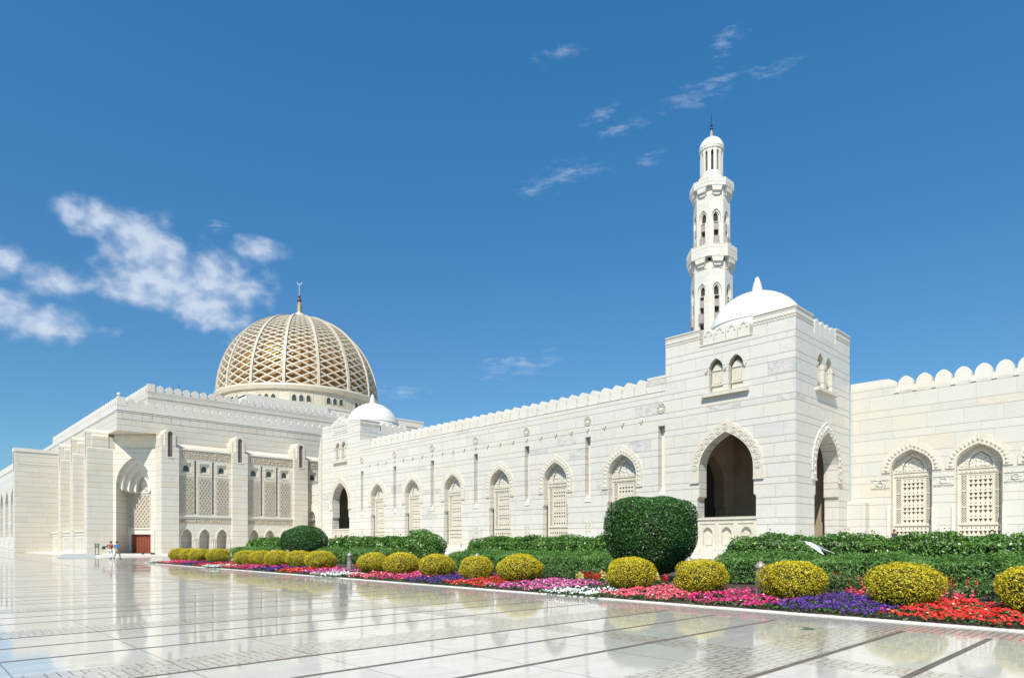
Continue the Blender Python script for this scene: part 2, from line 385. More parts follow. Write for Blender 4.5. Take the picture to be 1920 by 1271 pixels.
def tag(o, label=None, cat=None, group=None, kind=None):
    for k, v in (('label', label), ('category', cat), ('group', group), ('kind', kind)):
        if v: o[k] = v
    return o
def empty(name, loc, label, cat, group=None):
    o = bpy.data.objects.new(name, None); o.empty_display_size = .3; COL.objects.link(o); o.location = loc
    return tag(o, label, cat, group)
def copies(src, offsets, parent=None):
    out = []
    for dx, dy, dz in offsets:
        c = src.copy(); COL.objects.link(c); c.parent = parent or src.parent
        c.location = src.location + Vector((dx, dy, dz)); out.append(c)
        for ch in src.children:
            d = ch.copy(); COL.objects.link(d); d.parent = c
    return out

def arch(c, w_, zs, za, n=12, zb=None, step_=None, rd=0):
    """pointed arch outline, counter-clockwise from bottom left; step_=(z, extra) widens the lower jambs"""
    right = []
    P0, P1, P2, P3 = (w_, zs), (w_ * 1.0, zs + (.52 if not rd else .56) * (za - zs)), (w_ * (.56 if not rd else .60), zs + (.80 if not rd else .90) * (za - zs)), (0, za)
    for i in range(n + 1):
        t = i / n; q = [(1 - t) ** 3 * P0[k] + 3 * (1 - t) ** 2 * t * P1[k] + 3 * (1 - t) * t * t * P2[k] + t ** 3 * P3[k] for k in (0, 1)]
        right.append(q)
    pts = []
    if zb is not None:
        if step_: pts += [(w_ + step_[1], zb), (w_ + step_[1], step_[0] - .14), (w_, step_[0])]
        else: pts += [(w_, zb)]
    pts += [tuple(q) for q in right]
    left = [(-u, z) for u, z in reversed(pts[:-1])]
    return [(c + u, z) for u, z in pts + left]
def archband(mb, fr, c, wi, wo, zs, zai, zao, zb, d0, d1, n=14):
    i_ = arch(c, wi, zs, zai, n, zb); o_ = arch(c, wo, zs, zao, n, zb)
    m = len(i_); vs = []; fs = []
    for a, b_ in zip(i_, o_): vs += [fr.P(*a, d1), fr.P(*b_, d1), fr.P(*a, d0), fr.P(*b_, d0)]
    for k in range(m - 1):
        a = k * 4; b_ = a + 4
        fs += [(a, a + 1, b_ + 1, b_), (a + 1, a + 3, b_ + 3, b_ + 1), (a + 2, a, b_, b_ + 2)]
    fs += [(0, 2, 3, 1), (4 * m - 4, 4 * m - 3, 4 * m - 1, 4 * m - 2)]
    mb.add(vs, fs)
    return i_, o_
def leafring(mb, fr, c, wi, wo, zs, zai, zao, zb, d, n=24, h=.10):
    """row of raised petals round an arch band"""
    i_ = arch(c, wi, zs, zai, 30, zb); o_ = arch(c, wo, zs, zao, 30, zb)
    # resample by outer length
    L = [0]
    for k in range(1, len(o_)): L.append(L[-1] + math.dist(o_[k], o_[k - 1]))
    def at(pl, s_):
        t = s_ * L[-1]; k = 1
        while k < len(L) - 1 and L[k] < t: k += 1
        f = (t - L[k - 1]) / max(1e-6, L[k] - L[k - 1])
        return (pl[k - 1][0] * (1 - f) + pl[k][0] * f, pl[k - 1][1] * (1 - f) + pl[k][1] * f)
    for q in range(n):
        s0, s1, sm = (q + .06) / n, (q + .94) / n, (q + .5) / n
        a, b_, t = at(i_, s0), at(i_, s1), at(o_, sm)
        a2, b2 = at(i_, (q + .5) / n), None
        lerp = lambda p_, q_, f: (p_[0] + (q_[0] - p_[0]) * f, p_[1] + (q_[1] - p_[1]) * f)
        A = lerp(a, at(o_, s0), .40); B = lerp(b_, at(o_, s1), .40); bot = lerp(a2, t, .12); top = lerp(a2, t, .86); mid = lerp(a2, t, .42)
        vs = [fr.P(*A, d), fr.P(*bot, d), fr.P(*B, d), fr.P(*top, d), fr.P(*mid, d + h)]
        fs = [(0, 1, 4), (1, 2, 4), (2, 3, 4), (3, 0, 4)]
        fs = [f[::-1] if area2([A, bot, top]) < 0 else f for f in fs]
        mb.add(vs, fs)

# ------------------------------------------------------------------ ground, paving, bed
def sheet(name, x0, x1, y0, y1, z, mat, kind='structure'):
    mb = MB(); mb.add([(x0, y0, z), (x1, y0, z), (x1, y1, z), (x0, y1, z)], [(0, 1, 2, 3)])
    return tag(mb.build(name, mat), kind=kind)
sheet('ground', -1500, 1500, -1500, 1500, -0.06, M_sand)
sheet('plaza_paving', -190, 40, -40, 60, 0.0, M_plaza)
KY = 14.75
mb = MB(); mb.wbox(-57.5, 14, KY + .07, 44.5, -.02, .045); tag(mb.build('planting_bed', M_soil), kind='structure')
mb = MB(); mb.wbox(-57.6, 14, KY, KY + .07, 0, .03); mb.wbox(-57.68, -57.6, KY, 44, 0, .055)
tag(mb.build('kerb', M_kerb), kind='structure')
mb = MB(); mb.wbox(-90.9, 16, 44.6, 47.1, 0, .9); mb.wbox(-19.4, 16, 47.1, 57.9, 0, .9); mb.wbox(-90.9, 16, 43.6, 44.6, 0, .42)
tag(mb.build('terrace', M_smooth), kind='structure')
# low steps in front of the hall
mb = MB(); mb.wbox(-160, -78.5, 16.0, 44, 0, .07); mb.wbox(-160, -82, 17.0, 44, .07, .14)
tag(mb.build('platform', M_smooth), kind='structure')

# ------------------------------------------------------------------ merlons
def merlon_mesh(fr_dir, wdt, h, thick, base=.25):
    """pointed round-shouldered merlon, origin at its bottom centre, front on d=0"""
    mb = MB(); f = Fr((0, 0, 0), (1, 0) if fr_dir == 'y' else (0, 1))
    o = arch(0, wdt / 2, base + .38, h, 10, base, None, 1)
    
    mb.prism(f, o, -thick, 0)
    return mb
def omega_mesh(fr_dir, wdt, h, thick):
    mb = MB(); f = Fr((0, 0, 0), (1, 0) if fr_dir == 'y' else (0, 1))
    o = [(.594, 0), (.594, h * .16), (wdt * .40, h * .24), (wdt * .38, h * .32), (wdt * .48, h * .36)]
    for k in range(9):
        a = R(-8 + k * 98 / 8.0); o.append((wdt * .50 * math.cos(a), h * .44 + h * .50 * math.sin(a) + (0.05 * h if k == 8 else 0)))
    o = o + [(-x, z) for x, z in reversed(o[:-1])]
    mb.prism(f, o, -thick, 0)
    return mb

# ------------------------------------------------------------------ decorative parts shared by the arcade
def lattice_cells(mb, fr, u0, u1, z0, z1, d, n_u, bar, dep):
    """diagonal lattice of bars filling a rectangle"""
    W, H = u1 - u0, z1 - z0; st = W / n_u
    def clip(p, q):
        (x0, y0), (x1, y1) = p, q; t0, t1 = 0.0, 1.0
        for pp, qq in ((-(x1 - x0), x0 - u0), (x1 - x0, u1 - x0), (-(y1 - y0), y0 - z0), (y1 - y0, z1 - y0)):
            if abs(pp) < 1e-9:
                if qq < 0: return None
            else:
                r = qq / pp
                if pp < 0: t0 = max(t0, r)
                else: t1 = min(t1, r)
        if t0 >= t1: return None
        return (x0 + (x1 - x0) * t0, y0 + (y1 - y0) * t0), (x0 + (x1 - x0) * t1, y0 + (y1 - y0) * t1)
    k = -int(H / st) - 1
    while k < n_u + 1:
        for sg in (1, -1):
            x0 = u0 + k * st if sg == 1 else u1 - k * st
            r = clip((x0, z0), (x0 + sg * H, z1))
            if r:
                (a, b_), (c, e) = r
                if abs(c - a) < .02: continue
                L = math.hypot(c - a, e - b_); nx, nz = -(e - b_) / L * bar / 2, (c - a) / L * bar / 2
                vs = [fr.P(a + nx, b_ + nz, d), fr.P(c + nx, e + nz, d), fr.P(c - nx, e - nz, d), fr.P(a - nx, b_ - nz, d),
                      fr.P(a + nx, b_ + nz, d - dep), fr.P(c + nx, e + nz, d - dep), fr.P(c - nx, e - nz, d - dep), fr.P(a - nx, b_ - nz, d - dep)]
                mb.add(vs, [(3, 2, 1, 0), (0, 1, 5, 4), (2, 3, 7, 6)])
        k += 1
def star_cells(mb, fr, u0, u1, z0, z1, d, n_u, rows, r, dep):
    """pierced band: solid plate with triangular openings"""
    W = (u1 - u0) / n_u; H = (z1 - z0) / rows; holes = []
    for j in range(rows):
        for i in range(n_u):
            c = u0 + (i + .5) * W; zc = z0 + (j + .5) * H; a = W * r; b_ = H * r
            if j % 3 == 1: holes.append([(c - a * .35, zc), (c, zc - b_ * .6), (c + a * .35, zc), (c, zc + b_ * .6)])
            else: holes.append([(c - a, zc + b_), (c, zc - b_), (c + a, zc + b_)])
    mb.panel(fr, [(u0, z0), (u1, z0), (u1, z1), (u0, z1)], holes, d, dep)

def niche_window(parent, fr, c, w_, zs, za, zb, d):
    """carved blind window: frame, lattice, recess, tympanum"""
    D = -d
    fw = .16
    # recess plate
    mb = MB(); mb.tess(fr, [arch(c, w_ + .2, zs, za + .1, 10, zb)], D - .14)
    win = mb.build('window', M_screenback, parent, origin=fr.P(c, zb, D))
    z_l = zb + (zs - zb) * .33; z_t = zs - .55
    # frame: slab with openings
    holes = []
    iw = w_ - fw
    sidew = iw * .32
    cells = []
    hh = (z_t - z_l - .3) / 3
    for k in range(3):
        a = z_l + .1 + k * (hh + .08)
        for s_ in (-1, 1):
            u0, u1 = (c + s_ * (iw - .05), c + s_ * (iw - sidew)); u0, u1 = min(u0, u1), max(u0, u1)
            cells.append((u0, u1, a, a + hh))
    cu = iw - sidew - .12
    mid = (c - cu, c + cu, z_l + .1, z_l + .1 + 3 * hh + .16)
    low = (c - iw, c + iw, zb + .12, z_l - .1)
    holes = [[(a, e), (b_, e), (b_, g), (a, g)] for a, b_, e, g in cells + [mid, low]]
    ty_c = zs - .05
    tym = arch(c, w_ * .52, ty_c + .15, ty_c + (za - zs) * .72, 8, ty_c)
    band1 = (c - iw, c + iw, z_t + .32, z_t + .52)
    holes += [tym]
    mb = MB(); mb.panel(fr, arch(c, w_ + .03, zs, za, 12, zb), holes, D, .13)
    f_ = mb.build('frame', M_screen, win)
    mb = MB()
    for a, b_, e, g in cells: lattice_cells(mb, fr, a, b_, e, g, D - .03, 2, .045, .05)
    star_cells(mb, fr, mid[0], mid[1], mid[2], mid[3], D - .03, 5, 11, .42, .09)
    star_cells(mb, fr, low[0], low[1], low[2], low[3], D - .03, 9, 5, .42, .09)
    mb.build('lattice', M_screen, win)
    mb = MB()
    mb.prism(fr, [(u, z) for u, z in arch(c, w_ * .49, ty_c + .15, ty_c + (za - zs) * .68, 8, ty_c + .03)], D - .11, D - .05, back=False)
    archband(mb, fr, c, w_ * .53, w_ * .68, ty_c + .15, ty_c + (za - zs) * .74, ty_c + (za - zs) * .92, ty_c - .02, D, D + .05)
    leafring(mb, fr, c, w_ * .70, w_ * .97, ty_c + .1, ty_c + (za - zs) * .90, za - .05, ty_c, D, 13, .07)
    mb.build('tympanum', M_relief, win)
    mb = MB()
    for zz, hh2 in ((ty_c - .07, .07), (z_t + .12, .05), (z_l - .06, .06)): mb.box(fr, c - iw - .08, c + iw + .08, zz, zz + hh2, D, D + .07)
    nt = max(6, int(iw * 2 / .28))
    for i in range(nt):
        u = c - iw + (i + .5) * 2 * iw / nt
        mb.box(fr, u - .07, u + .07, z_t + .2, z_t + .34, D, D + .06)
        mb.box(fr, u - .05, u + .05, z_t + .42, z_t + .50, D, D + .05)
    mb.build('string_course', M_screen, win)
    return win
def copy_tree(o, delta, parent=None, top=True):
    c = o.copy(); COL.objects.link(c)
    if top: c.location = o.location + Vector(delta)
    c.parent = parent if parent else o.parent
    for ch in list(o.children): copy_tree(ch, delta, c, False)
    return c

def twin_windows(root, trim, fr, c, hw, sep, d):
    """two small arched blind windows with a sill; returns holes for the wall"""
    holes = []
    for s_ in (-1, 1):
        cc = c + s_ * sep; mb = MB(); bk = MB()
        holes.append(arch(cc, hw, 15.25, 16.13, 8, 13.5))
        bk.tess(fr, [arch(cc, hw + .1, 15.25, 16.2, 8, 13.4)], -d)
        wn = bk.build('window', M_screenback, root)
        mb.prism(fr, arch(cc, hw * .8, 15.05, 15.75, 7, 13.55), -d, -d + .13, back=False)
        for k in (-1, 0, 1): mb.prism(fr, arch(cc + k * hw * .42, hw * .13, 14.95, 15.12, 4, 14.2), -d + .13, -d + .19, back=False)
        mb.box(fr, cc - hw * .8, cc + hw * .8, 14.0, 14.12, -d + .13, -d + .24)
        mb.box(fr, cc - hw * .7, cc + hw * .7, 15.18, 15.26, -d + .13, -d + .2)
        mb.build('carved_screen', M_screen, wn)
    for s_ in (-1, 0, 1):
        trim.prism(fr, [(c + s_ * 2 * sep * .96 - .12, 15.3), (c + s_ * 2 * sep * .96, 15.02), (c + s_ * 2 * sep * .96 + .12, 15.3)], 0, .14)
    sm = MB(); sm.box(fr, c - 1.95, c + 1.95, 13.12, 13.34, 0, .32); sm.build('window_sill', M_screen, root)
    return holes

# ------------------------------------------------------------------ gate towers at both ends of the arcade
def gate_tower(name, x0, x1, label, gable):
    y0, y1 = 47.2, 57.8; c = (x0 + x1) / 2
    root = empty(name, (c, y0, 0), label, 'tower')
    F = FY(y0); G = FX(x1); cy = 53.02
    H = 17.42
    trim = MB()
    fh = twin_windows(root, trim, F, c, .60, .84, .45)
    gh = twin_windows(root, trim, G, 52.55, .60, .84, .45)
    za = 10.25
    big = arch(c, 2.28, 7.45, za, 16, 3.62, (5.3, .19))
    side = arch(cy - .05, 2.25, 7.45, za - .05, 16, .9, (5.3, .19))
    bal = [(c - 2.5, 1.0), (c + 2.5, 1.0), (c + 2.5, 3.6), (c - 2.5, 3.6)]
    mb = MB()
    crown = [(x0, 0), (x1, 0), (x1, 18.62), (c + 2.2, 18.62), (c + 2.2, H), (c - 2.25, H), (c - 2.25, 18.62), (x0, 18.62)]
    if gable: crown = [(x0, 0), (x1, 0), (x1, 18.62), (c + 2.5, 18.62), (c + 2.5, 18.9), (c + .3, 19.8), (c - .3, 19.85), (c - 3.0, 18.8), (x0, 18.9)]
    mb.panel(F, crown, [big] + fh + [bal], 0, depths=[1.1, .45, .45, .12])
    cr2 = [(y0, 0), (y1, 0), (y1, 18.62), (54.78, 18.62), (54.78, H), (50.38, H), (50.38, 18.62), (y0, 18.62)]
    mb.panel(G, cr2, [side] + gh, 0, depths=[1.1, .45, .45])
    # back and left side, roof
    mb.add([(x0, y0, 0), (x0, y1, 0), (x0, y1, 18.62), (x0, y0, 18.62)], [(0, 3, 2, 1)])
    mb.add([(x0, y1, 0), (x1, y1, 0), (x1, y1, 18.62), (x0, y1, 18.62)], [(0, 3, 2, 1)][:1])
    mb.add([(x0 + .01, y0 + .01, 17.4), (x1 - .01, y0 + .01, 17.4), (x1 - .01, y1 - .01, 17.4), (x0 + .01, y1 - .01, 17.4)], [(0, 1, 2, 3)])
    # parapet thickness behind the solid corner pieces
    for (a0, a1) in ((x0, c - 2.25), (c + 2.2, x1)):
        mb.add([(a0, y0, 18.62), (a1, y0, 18.62), (a1, y0 + .8, 18.62), (a0, y0 + .8, 18.62), (a0, y0 + .8, 17.4), (a1, y0 + .8, 17.4)], [(0, 1, 2, 3), (3, 2, 5, 4)])
        for a in (a0 + .004, a1 - .004): mb.add([(a, y0 + .004, 17.4), (a, y0 + .8, 17.4), (a, y0 + .8, 18.61), (a, y0 + .004, 18.61)], [(0, 1, 2, 3)])
    for (a0, a1) in ((y0, 50.38), (54.78, y1)):
        mb.add([(x1, a0, 18.62), (x1, a1, 18.62), (x1 - .8, a1, 18.62), (x1 - .8, a0, 18.62), (x1 - .8, a1, 17.4), (x1 - .8, a0, 17.4)], [(0, 1, 2, 3), (3, 2, 4, 5)])
        for a in (a0 + (.004 if a0 == y0 else 0), a1 - (.004 if a1 == y1 else 0)): mb.add([(x1 - .004, a, 17.4), (x1 - .8, a, 17.4), (x1 - .8, a, 18.61), (x1 - .004, a, 18.61)], [(0, 1, 2, 3)])
    mb.build('wall', M_arc, root)
    # cornice with dentils
    cor = trim
    def cornice(fr, a0, a1):
        cor.box(fr, a0, a1, 18.62, 18.72, -.8, .05)
        nd = int((a1 - a0) / .24)
        for k in range(nd):
            u = a0 + (k + .5) * (a1 - a0) / nd
            cor.box(fr, u - .055, u + .055, 18.02, 18.14, 0, .035)
        cor.box(fr, a0, a1, 18.14, 18.22, 0, .05); cor.box(fr, a0, a1, 17.92, 17.98, 0, .03)
    if not gable: cornice(F, x0, c - 2.25); cornice(F, c + 2.2, x1)
    cornice(G, y0 + .02, 50.38); cornice(G, 54.78, y1 - .02)
    cor.box(F, c - 2.25, c + 2.2, 17.30, 17.42, 0, .05)
    cor.build('stone_trim', M_screen, root)
    # merlons of the crown
    if not gable:
        m0 = None
        for k in range(4):
            u = c - 1.48 + k * .985
            if m0 is None:
                mm = MB(); mm.prism(F, arch(u, .47, 18.1, 18.62, 7, H), -.75, 0)
                archband(mm, F, u, .2, .34, 18.12, 18.36, 18.52, 18.02, 0, .05, 7)
                m0 = mm.build('merlon', M_smooth, root, origin=F.P(u, H))
            else: copies(m0, [(k * .985, 0, 0)])
    else:
        mm = MB(); mm.prism(F, [(c - 2.0, 18.35), (c + 2.0, 18.35), (c + .1, 19.5), (c - .3, 19.5)], 0, .06)
        mm.prism(F, [(c - 1.8, 17.6), (c + 1.8, 17.6), (c + 1.8, 18.2), (c - 1.8, 18.2)], 0, .05)
        mm.build('pediment', M_relief, root)
    m1 = None
    for k in range(4):
        u = 51.1 + k * .985
        if m1 is None:
            mm = MB(); mm.prism(G, arch(u, .47, 18.1, 18.62, 7, H), -.75, 0)
            m1 = mm.build('merlon', M_smooth, root, origin=G.P(u, H))
        else: copies(m1, [(0, k * .985, 0)])
    # arch mouldings
    mm = MB(); archband(mm, F, c, 2.28, 3.02, 7.3, za, 11.1, 6.5, 0, .10, 16)
    for i in range(15):
        t = (i + .5) / 15; pl_i = arch(c, 2.42, 7.3, za + .15, 30, 6.6); pl_o = arch(c, 2.9, 7.3, 10.95, 30, 6.6)
        k = int(t * (len(pl_i) - 1)); pc = ((pl_i[k][0] + pl_o[k][0]) / 2, (pl_i[k][1] + pl_o[k][1]) / 2)
        pts = [F.P(pc[0] + .22 * math.cos(a), pc[1] + .22 * math.sin(a), .14) for a in [R(30 * q) for q in range(13)]]
        mm.sweep(pts, [F.N] * 13, .10, .08)
        mm.box(F, pc[0] - .07, pc[0] + .07, pc[1] - .1, pc[1] + .1, .1, .15)
    for s_ in (-1, 1): mm.box(F, c + s_ * 2.68 - .40, c + s_ * 2.68 + .40, 6.38, 6.5, 0, .14)
    mm.build('arch_moulding', M_screen, root)
    mm = MB(); archband(mm, G, cy - .05, 2.25, 2.95, 7.3, za - .05, 11.05, 6.4, 0, .10, 16)
    leafring(mm, G, cy - .05, 2.3, 2.9, 7.3, za, 11.0, 6.5, .10, 21, .10)
    for s_ in (-1, 1): mm.box(G, cy + s_ * 2.62 - .40, cy + s_ * 2.62 + .40, 6.3, 6.42, 0, .14)
    mm.build('arch_moulding', M_relief, root)
    # balustrade with three little niches
    mm = MB(); hs = []
    for k in (-1, 0, 1):
        hs.append(arch(c + k * 1.62, .42, 2.35, 2.85, 8, 1.35))
    mm.panel(F, bal, hs, -.12, .22)
    mm.box(F, c - 2.5, c + 2.5, 3.42, 3.62, -.75, -.02)
    for k in (-1, 0, 1):
        mm.tess(F, [arch(c + k * 1.62, .44, 2.35, 2.9, 8, 1.3)], -.33)
        mm.prism(F, arch(c + k * 1.62, .30, 2.0, 2.3, 6, 1.4), -.34, -.26, back=False)
        for s_ in (-1, 1): mm.box(F, c + k * 1.62 + s_ * .68 - .05, c + k * 1.62 + s_ * .68 + .05, 1.05, 3.3, -.12, -.06)
        mm.box(F, c + k * 1.62 - .62, c + k * 1.62 + .62, 3.1, 3.18, -.12, -.06)
    mm.build('balustrade', M_screen, root)
    # room inside
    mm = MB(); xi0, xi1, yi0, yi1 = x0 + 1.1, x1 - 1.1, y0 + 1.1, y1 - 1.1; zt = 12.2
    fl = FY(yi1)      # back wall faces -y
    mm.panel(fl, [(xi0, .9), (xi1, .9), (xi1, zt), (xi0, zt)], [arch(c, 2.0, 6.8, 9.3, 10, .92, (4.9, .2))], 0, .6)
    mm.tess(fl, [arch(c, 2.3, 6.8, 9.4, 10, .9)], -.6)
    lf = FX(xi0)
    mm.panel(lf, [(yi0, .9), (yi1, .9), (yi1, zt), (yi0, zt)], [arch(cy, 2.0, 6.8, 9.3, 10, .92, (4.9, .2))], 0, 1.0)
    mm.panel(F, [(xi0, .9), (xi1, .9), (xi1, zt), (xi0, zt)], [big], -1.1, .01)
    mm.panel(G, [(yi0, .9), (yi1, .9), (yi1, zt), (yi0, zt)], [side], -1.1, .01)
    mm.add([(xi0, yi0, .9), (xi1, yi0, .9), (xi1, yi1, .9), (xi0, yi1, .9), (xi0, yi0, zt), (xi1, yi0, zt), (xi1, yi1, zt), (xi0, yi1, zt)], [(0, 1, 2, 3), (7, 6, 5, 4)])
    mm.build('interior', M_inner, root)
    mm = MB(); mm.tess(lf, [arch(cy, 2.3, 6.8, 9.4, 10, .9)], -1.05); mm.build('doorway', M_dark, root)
    # wooden gate standing in the side opening
    mm = MB(); fr = FX(xi0 + 1.6)
    mm.box(fr, 51.0, 55.0, 2.55, 2.7, -.1, 0); mm.box(fr, 51.0, 55.0, 1.75, 1.82, -.08, -.02)
    for k in range(11): mm.box(fr, 51.0 + k * .39, 51.1 + k * .39, .9, 2.6, -.1, 0)
    if not gable: mm.build('gate', M_door, root)
    # dome
    dc = (c, 52.5, 0); Rr = 3.95
    prof = [(Rr + .35, 17.4), (Rr + .35, 18.35), (Rr + .12, 18.5)] + [(Rr * math.cos(R(a)), 18.45 + 3.95 * math.sin(R(a))) for a in range(0, 90, 5)] + [(0.001, 22.42)]
    mm = MB(); mm.lathe(dc, prof, 48, cap=False); mm.build('dome', M_dome, root, smooth=True)
    mm = MB(); mm.lathe(dc, [(Rr * .98, 19.3), (Rr * .98 + .06, 19.35), (Rr * .98 + .02, 19.47), (Rr * .93, 19.5)], 48, cap=False); mm.build('dome_ring', M_dome, root)
    mm = MB(); mm.lathe(dc, [(.55, 22.2), (.46, 22.5), (.40, 22.53), (.43, 22.75), (.37, 22.79), (.38, 23.0), (.31, 23.04), (.32, 23.25), (.25, 23.29), (.22, 23.5), (.12, 23.7), (.001, 23.78)], 14, cap=False)
    mm.build('finial', M_dome, root)
    if gable:
        pass
    return root
TR = gate_tower('gate_tower', -30.76, -19.89, 'nearest square white gate tower with open arches and dome, in front of the minaret', False)
TL = gate_tower('gate_tower', -90.6, -79.86, 'smaller looking white gate tower with carved pediment and dome, beside the hall', True)

# ------------------------------------------------------------------ arcade between the towers
AR = empty('arcade_building', (-55.2, 47.2, 0), 'long white marble arcade wall with carved arched windows between the two domed towers', 'building')
F = FY(47.2)
niches = [-35.28 - 8.03 * k for k in range(6)]
slots = [-31.15 - 8.03 * k for k in range(7)]
wall = MB(); holes = []; deps = []
for c in niches: holes.append(arch(c, 1.50, 7.55, 9.42, 14, 1.0, (5.35, .16))); deps.append(.6)
for c in slots: holes.append([(c - .33, 5.75), (c + .33, 5.75), (c + .33, 11.45), (c - .33, 11.45)]); deps.append(.55)
wall.panel(F, [(-79.86, 0), (-30.76, 0), (-30.76, 14.45), (-79.86, 14.45)], holes, 0, depths=deps)
wall.add([(-79.86, 47.2, 14.45), (-30.76, 47.2, 14.45), (-30.76, 48.6, 14.45), (-79.86, 48.6, 14.45)], [(0, 1, 2, 3)])
wall.add([(-79.86, 48.6, 14.0), (-30.76, 48.6, 14.0), (-30.76, 57.5, 14.0), (-79.86, 57.5, 14.0), (-79.86, 57.5, 0), (-30.76, 57.5, 0)], [(0, 1, 2, 3), (3, 2, 5, 4)])
# solid end pieces of the parapet
for a, b_ in ((-79.86, -77.25), (-32.6, -30.76)):
    wall.box(F, a, b_, 14.45, 15.68, -1.0, -.001)
wall.build('wall', M_arc, AR)
mp = 1.323; mw = merlon_mesh('y', 1.15, 1.26, 1.6, .0)
m0 = None
for k in range(34):
    u = -77.25 + .66 + k * 1.3125
    if m0 is None:
        m0 = mw.build('merlon', M_smooth, AR, origin=(0, 0, 0)); m0.location = F.P(u, 14.44) - AR.location; u0 = u
    else: copies(m0, [(u - u0, 0, 0)])
mb = MB(); nn = 0
bm_ = MB(); bm_.box(F, -77.25, -32.6, 14.3, 15.82, -2.4, -1.61); bm_.build('roof_parapet', M_smooth, AR)
for k in range(35):
    u = -77.25 + k * 1.3125
    mb.prism(F, [(u - .13, 14.46), (u + .13, 14.46), (u + .02, 14.86), (u - .02, 14.86)], -.3, .05)
mb.build('parapet_sill', M_screen, AR)
n0 = niche_window(AR, F, niches[0], 1.5, 7.55, 9.42, 1.0, .6)
for k in range(1, 6): copy_tree(n0, (-8.03 * k, 0, 0))
mb = MB(); c = niches[0]
archband(mb, F, c, 1.56, 2.2, 7.55, 9.47, 10.2, 6.45, 0, .09, 14)
leafring(mb, F, c, 1.6, 2.16, 7.55, 9.5, 10.14, 6.5, .09, 23, .09)
am = mb.build('arch_moulding', M_screen, AR, origin=F.P(c, 6.45)); copies(am, [(-8.03 * k, 0, 0) for k in range(1, 6)])
mb = MB(); c = niches[0]; mb.box(F, c - 1.5, c + 1.5, .9, 1.45, -.6, .05); mb.box(F, c - 1.7, c + 1.7, .9, 1.0, 0, .1)
am = mb.build('window_sill', M_screen, AR, origin=F.P(c, .9)); copies(am, [(-8.03 * k, 0, 0) for k in range(1, 6)])
c = slots[0]
mb = MB(); mb.tess(F, [[(c - .4, 5.4), (c + .4, 5.4), (c + .4, 11.6), (c - .4, 11.6)]], -.549)
mb.prism(F, [(c - .33, 5.75), (c + .33, 5.75), (c + .33, 6.02), (c - .33, 6.02)], -.54, -.2)
mb.add([F.P(c - .36, 5.42, .07), F.P(c + .36, 5.42, .07), F.P(c + .33, 6.0, -.25), F.P(c - .33, 6.0, -.25), F.P(c - .36, 5.42, -.3), F.P(c + .36, 5.42, -.3)], [(0, 1, 2, 3), (4, 5, 1, 0), (0, 3, 4), (1, 5, 2)])
mb.box(F, c - .06, c + .06, 5.9, 11.45, -.54, -.44)
sl0 = mb.build('slot_window', M_smooth, AR, origin=F.P(c, 5.4)); copies(sl0, [(-8.03 * k, 0, 0) for k in range(1, 7)])
mb = MB()
for rr, w_ in ((.40, .09), (.22, .08)):
    pts = [F.P(c - .02 + rr * math.cos(R(a)), 12.95 + rr * math.sin(R(a)), .06) for a in range(0, 361, 20)]
    mb.sweep(pts, [F.N] * len(pts), w_, .06)
for a in range(0, 360, 60):
    pts = [F.P(c - .02 + .30 * math.cos(R(a)) + .1 * math.cos(R(a + q)), 12.95 + .30 * math.sin(R(a)) + .1 * math.sin(R(a + q)), .06) for q in range(0, 361, 60)]
    mb.sweep(pts, [F.N] * len(pts), .05, .05)
ro = mb.build('roundel', M_screen, AR, origin=F.P(c, 12.95)); copies(ro, [(-8.03 * k, 0, 0) for k in range(1, 7)])
mb = MB()
for sx in (-1, 1):
    for sz in (-1, 1):
        pts = [F.P(c + sx * .2 + .14 * math.cos(R(a)), 3.1 + sz * .25 + .18 * math.sin(R(a)), .05) for a in range(0, 361, 45)]
        mb.sweep(pts, [F.N] * len(pts), .06, .05)
kn = mb.build('carved_knot', M_screen, AR, origin=F.P(c, 3.1)); copies(kn, [(-8.03 * k, 0, 0) for k in range(1, 7)])
c = slots[0] - 2.0
mb = MB(); mb.prism(F, [(c - .17, 12.22), (c, 11.86), (c + .17, 12.22)], 0, .13)
vs = mb.build('drip_stone', M_screen, AR, origin=F.P(c, 12)); copies(vs, [(-2.0075 * k, 0, 0) for k in range(1, 23)])
mb = MB(); mb.box(F, -79.8, -30.8, .0, 1.02, .0, .35); mb.box(F, -79.8, -30.8, 14.36, 14.45, 0, .04); mb.build('plinth', M_smooth, AR)

# ------------------------------------------------------------------ wing wall right of the tower
WG = empty('wing_wall', (-8, 58, 0), 'cream marble wall with battlements and large carved arched windows, right of the gate tower', 'wall')
F2 = FY(58.0)
nw = [-15.44 + 4.39 * k for k in range(5)]
wall = MB()
wall.panel(F2, [(-19.9, 0), (6, 0), (6, 13.62), (-16.4, 13.62), (-16.4, 14.25), (-19.9, 14.25)], [arch(c, 1.43, 7.25, 8.88, 14, .9, (4.6, .0)) for c in nw], 0, .6)
wall.add([(-19.9, 58, 14.25), (-16.4, 58, 14.25), (-16.4, 59, 14.25), (-19.9, 59, 14.25), (-16.4, 58, 13.6), (-16.4, 59, 13.6), (6, 58, 13.62), (6, 59, 13.62), (6, 59, 0), (-19.9, 59, 0)], [(0, 1, 2, 3), (4, 5, 2, 1), (4, 6, 7, 5), (5, 7, 8, 9)])
for c in nw:
    for s_ in (-1, 1): pass
wall.box(F2, -19.88, -18.45, 0, 4.85, 0, .9); wall.prism(Fr((0, 58, 0), (1, 0)), [(-19.88, 4.85), (-18.45, 4.85), (-19.88, 5.0)], 0, .8)
wall.build('wall', M_wing, WG)
mw2 = merlon_mesh('y', 1.10, 1.16, .55, .0); m0 = None
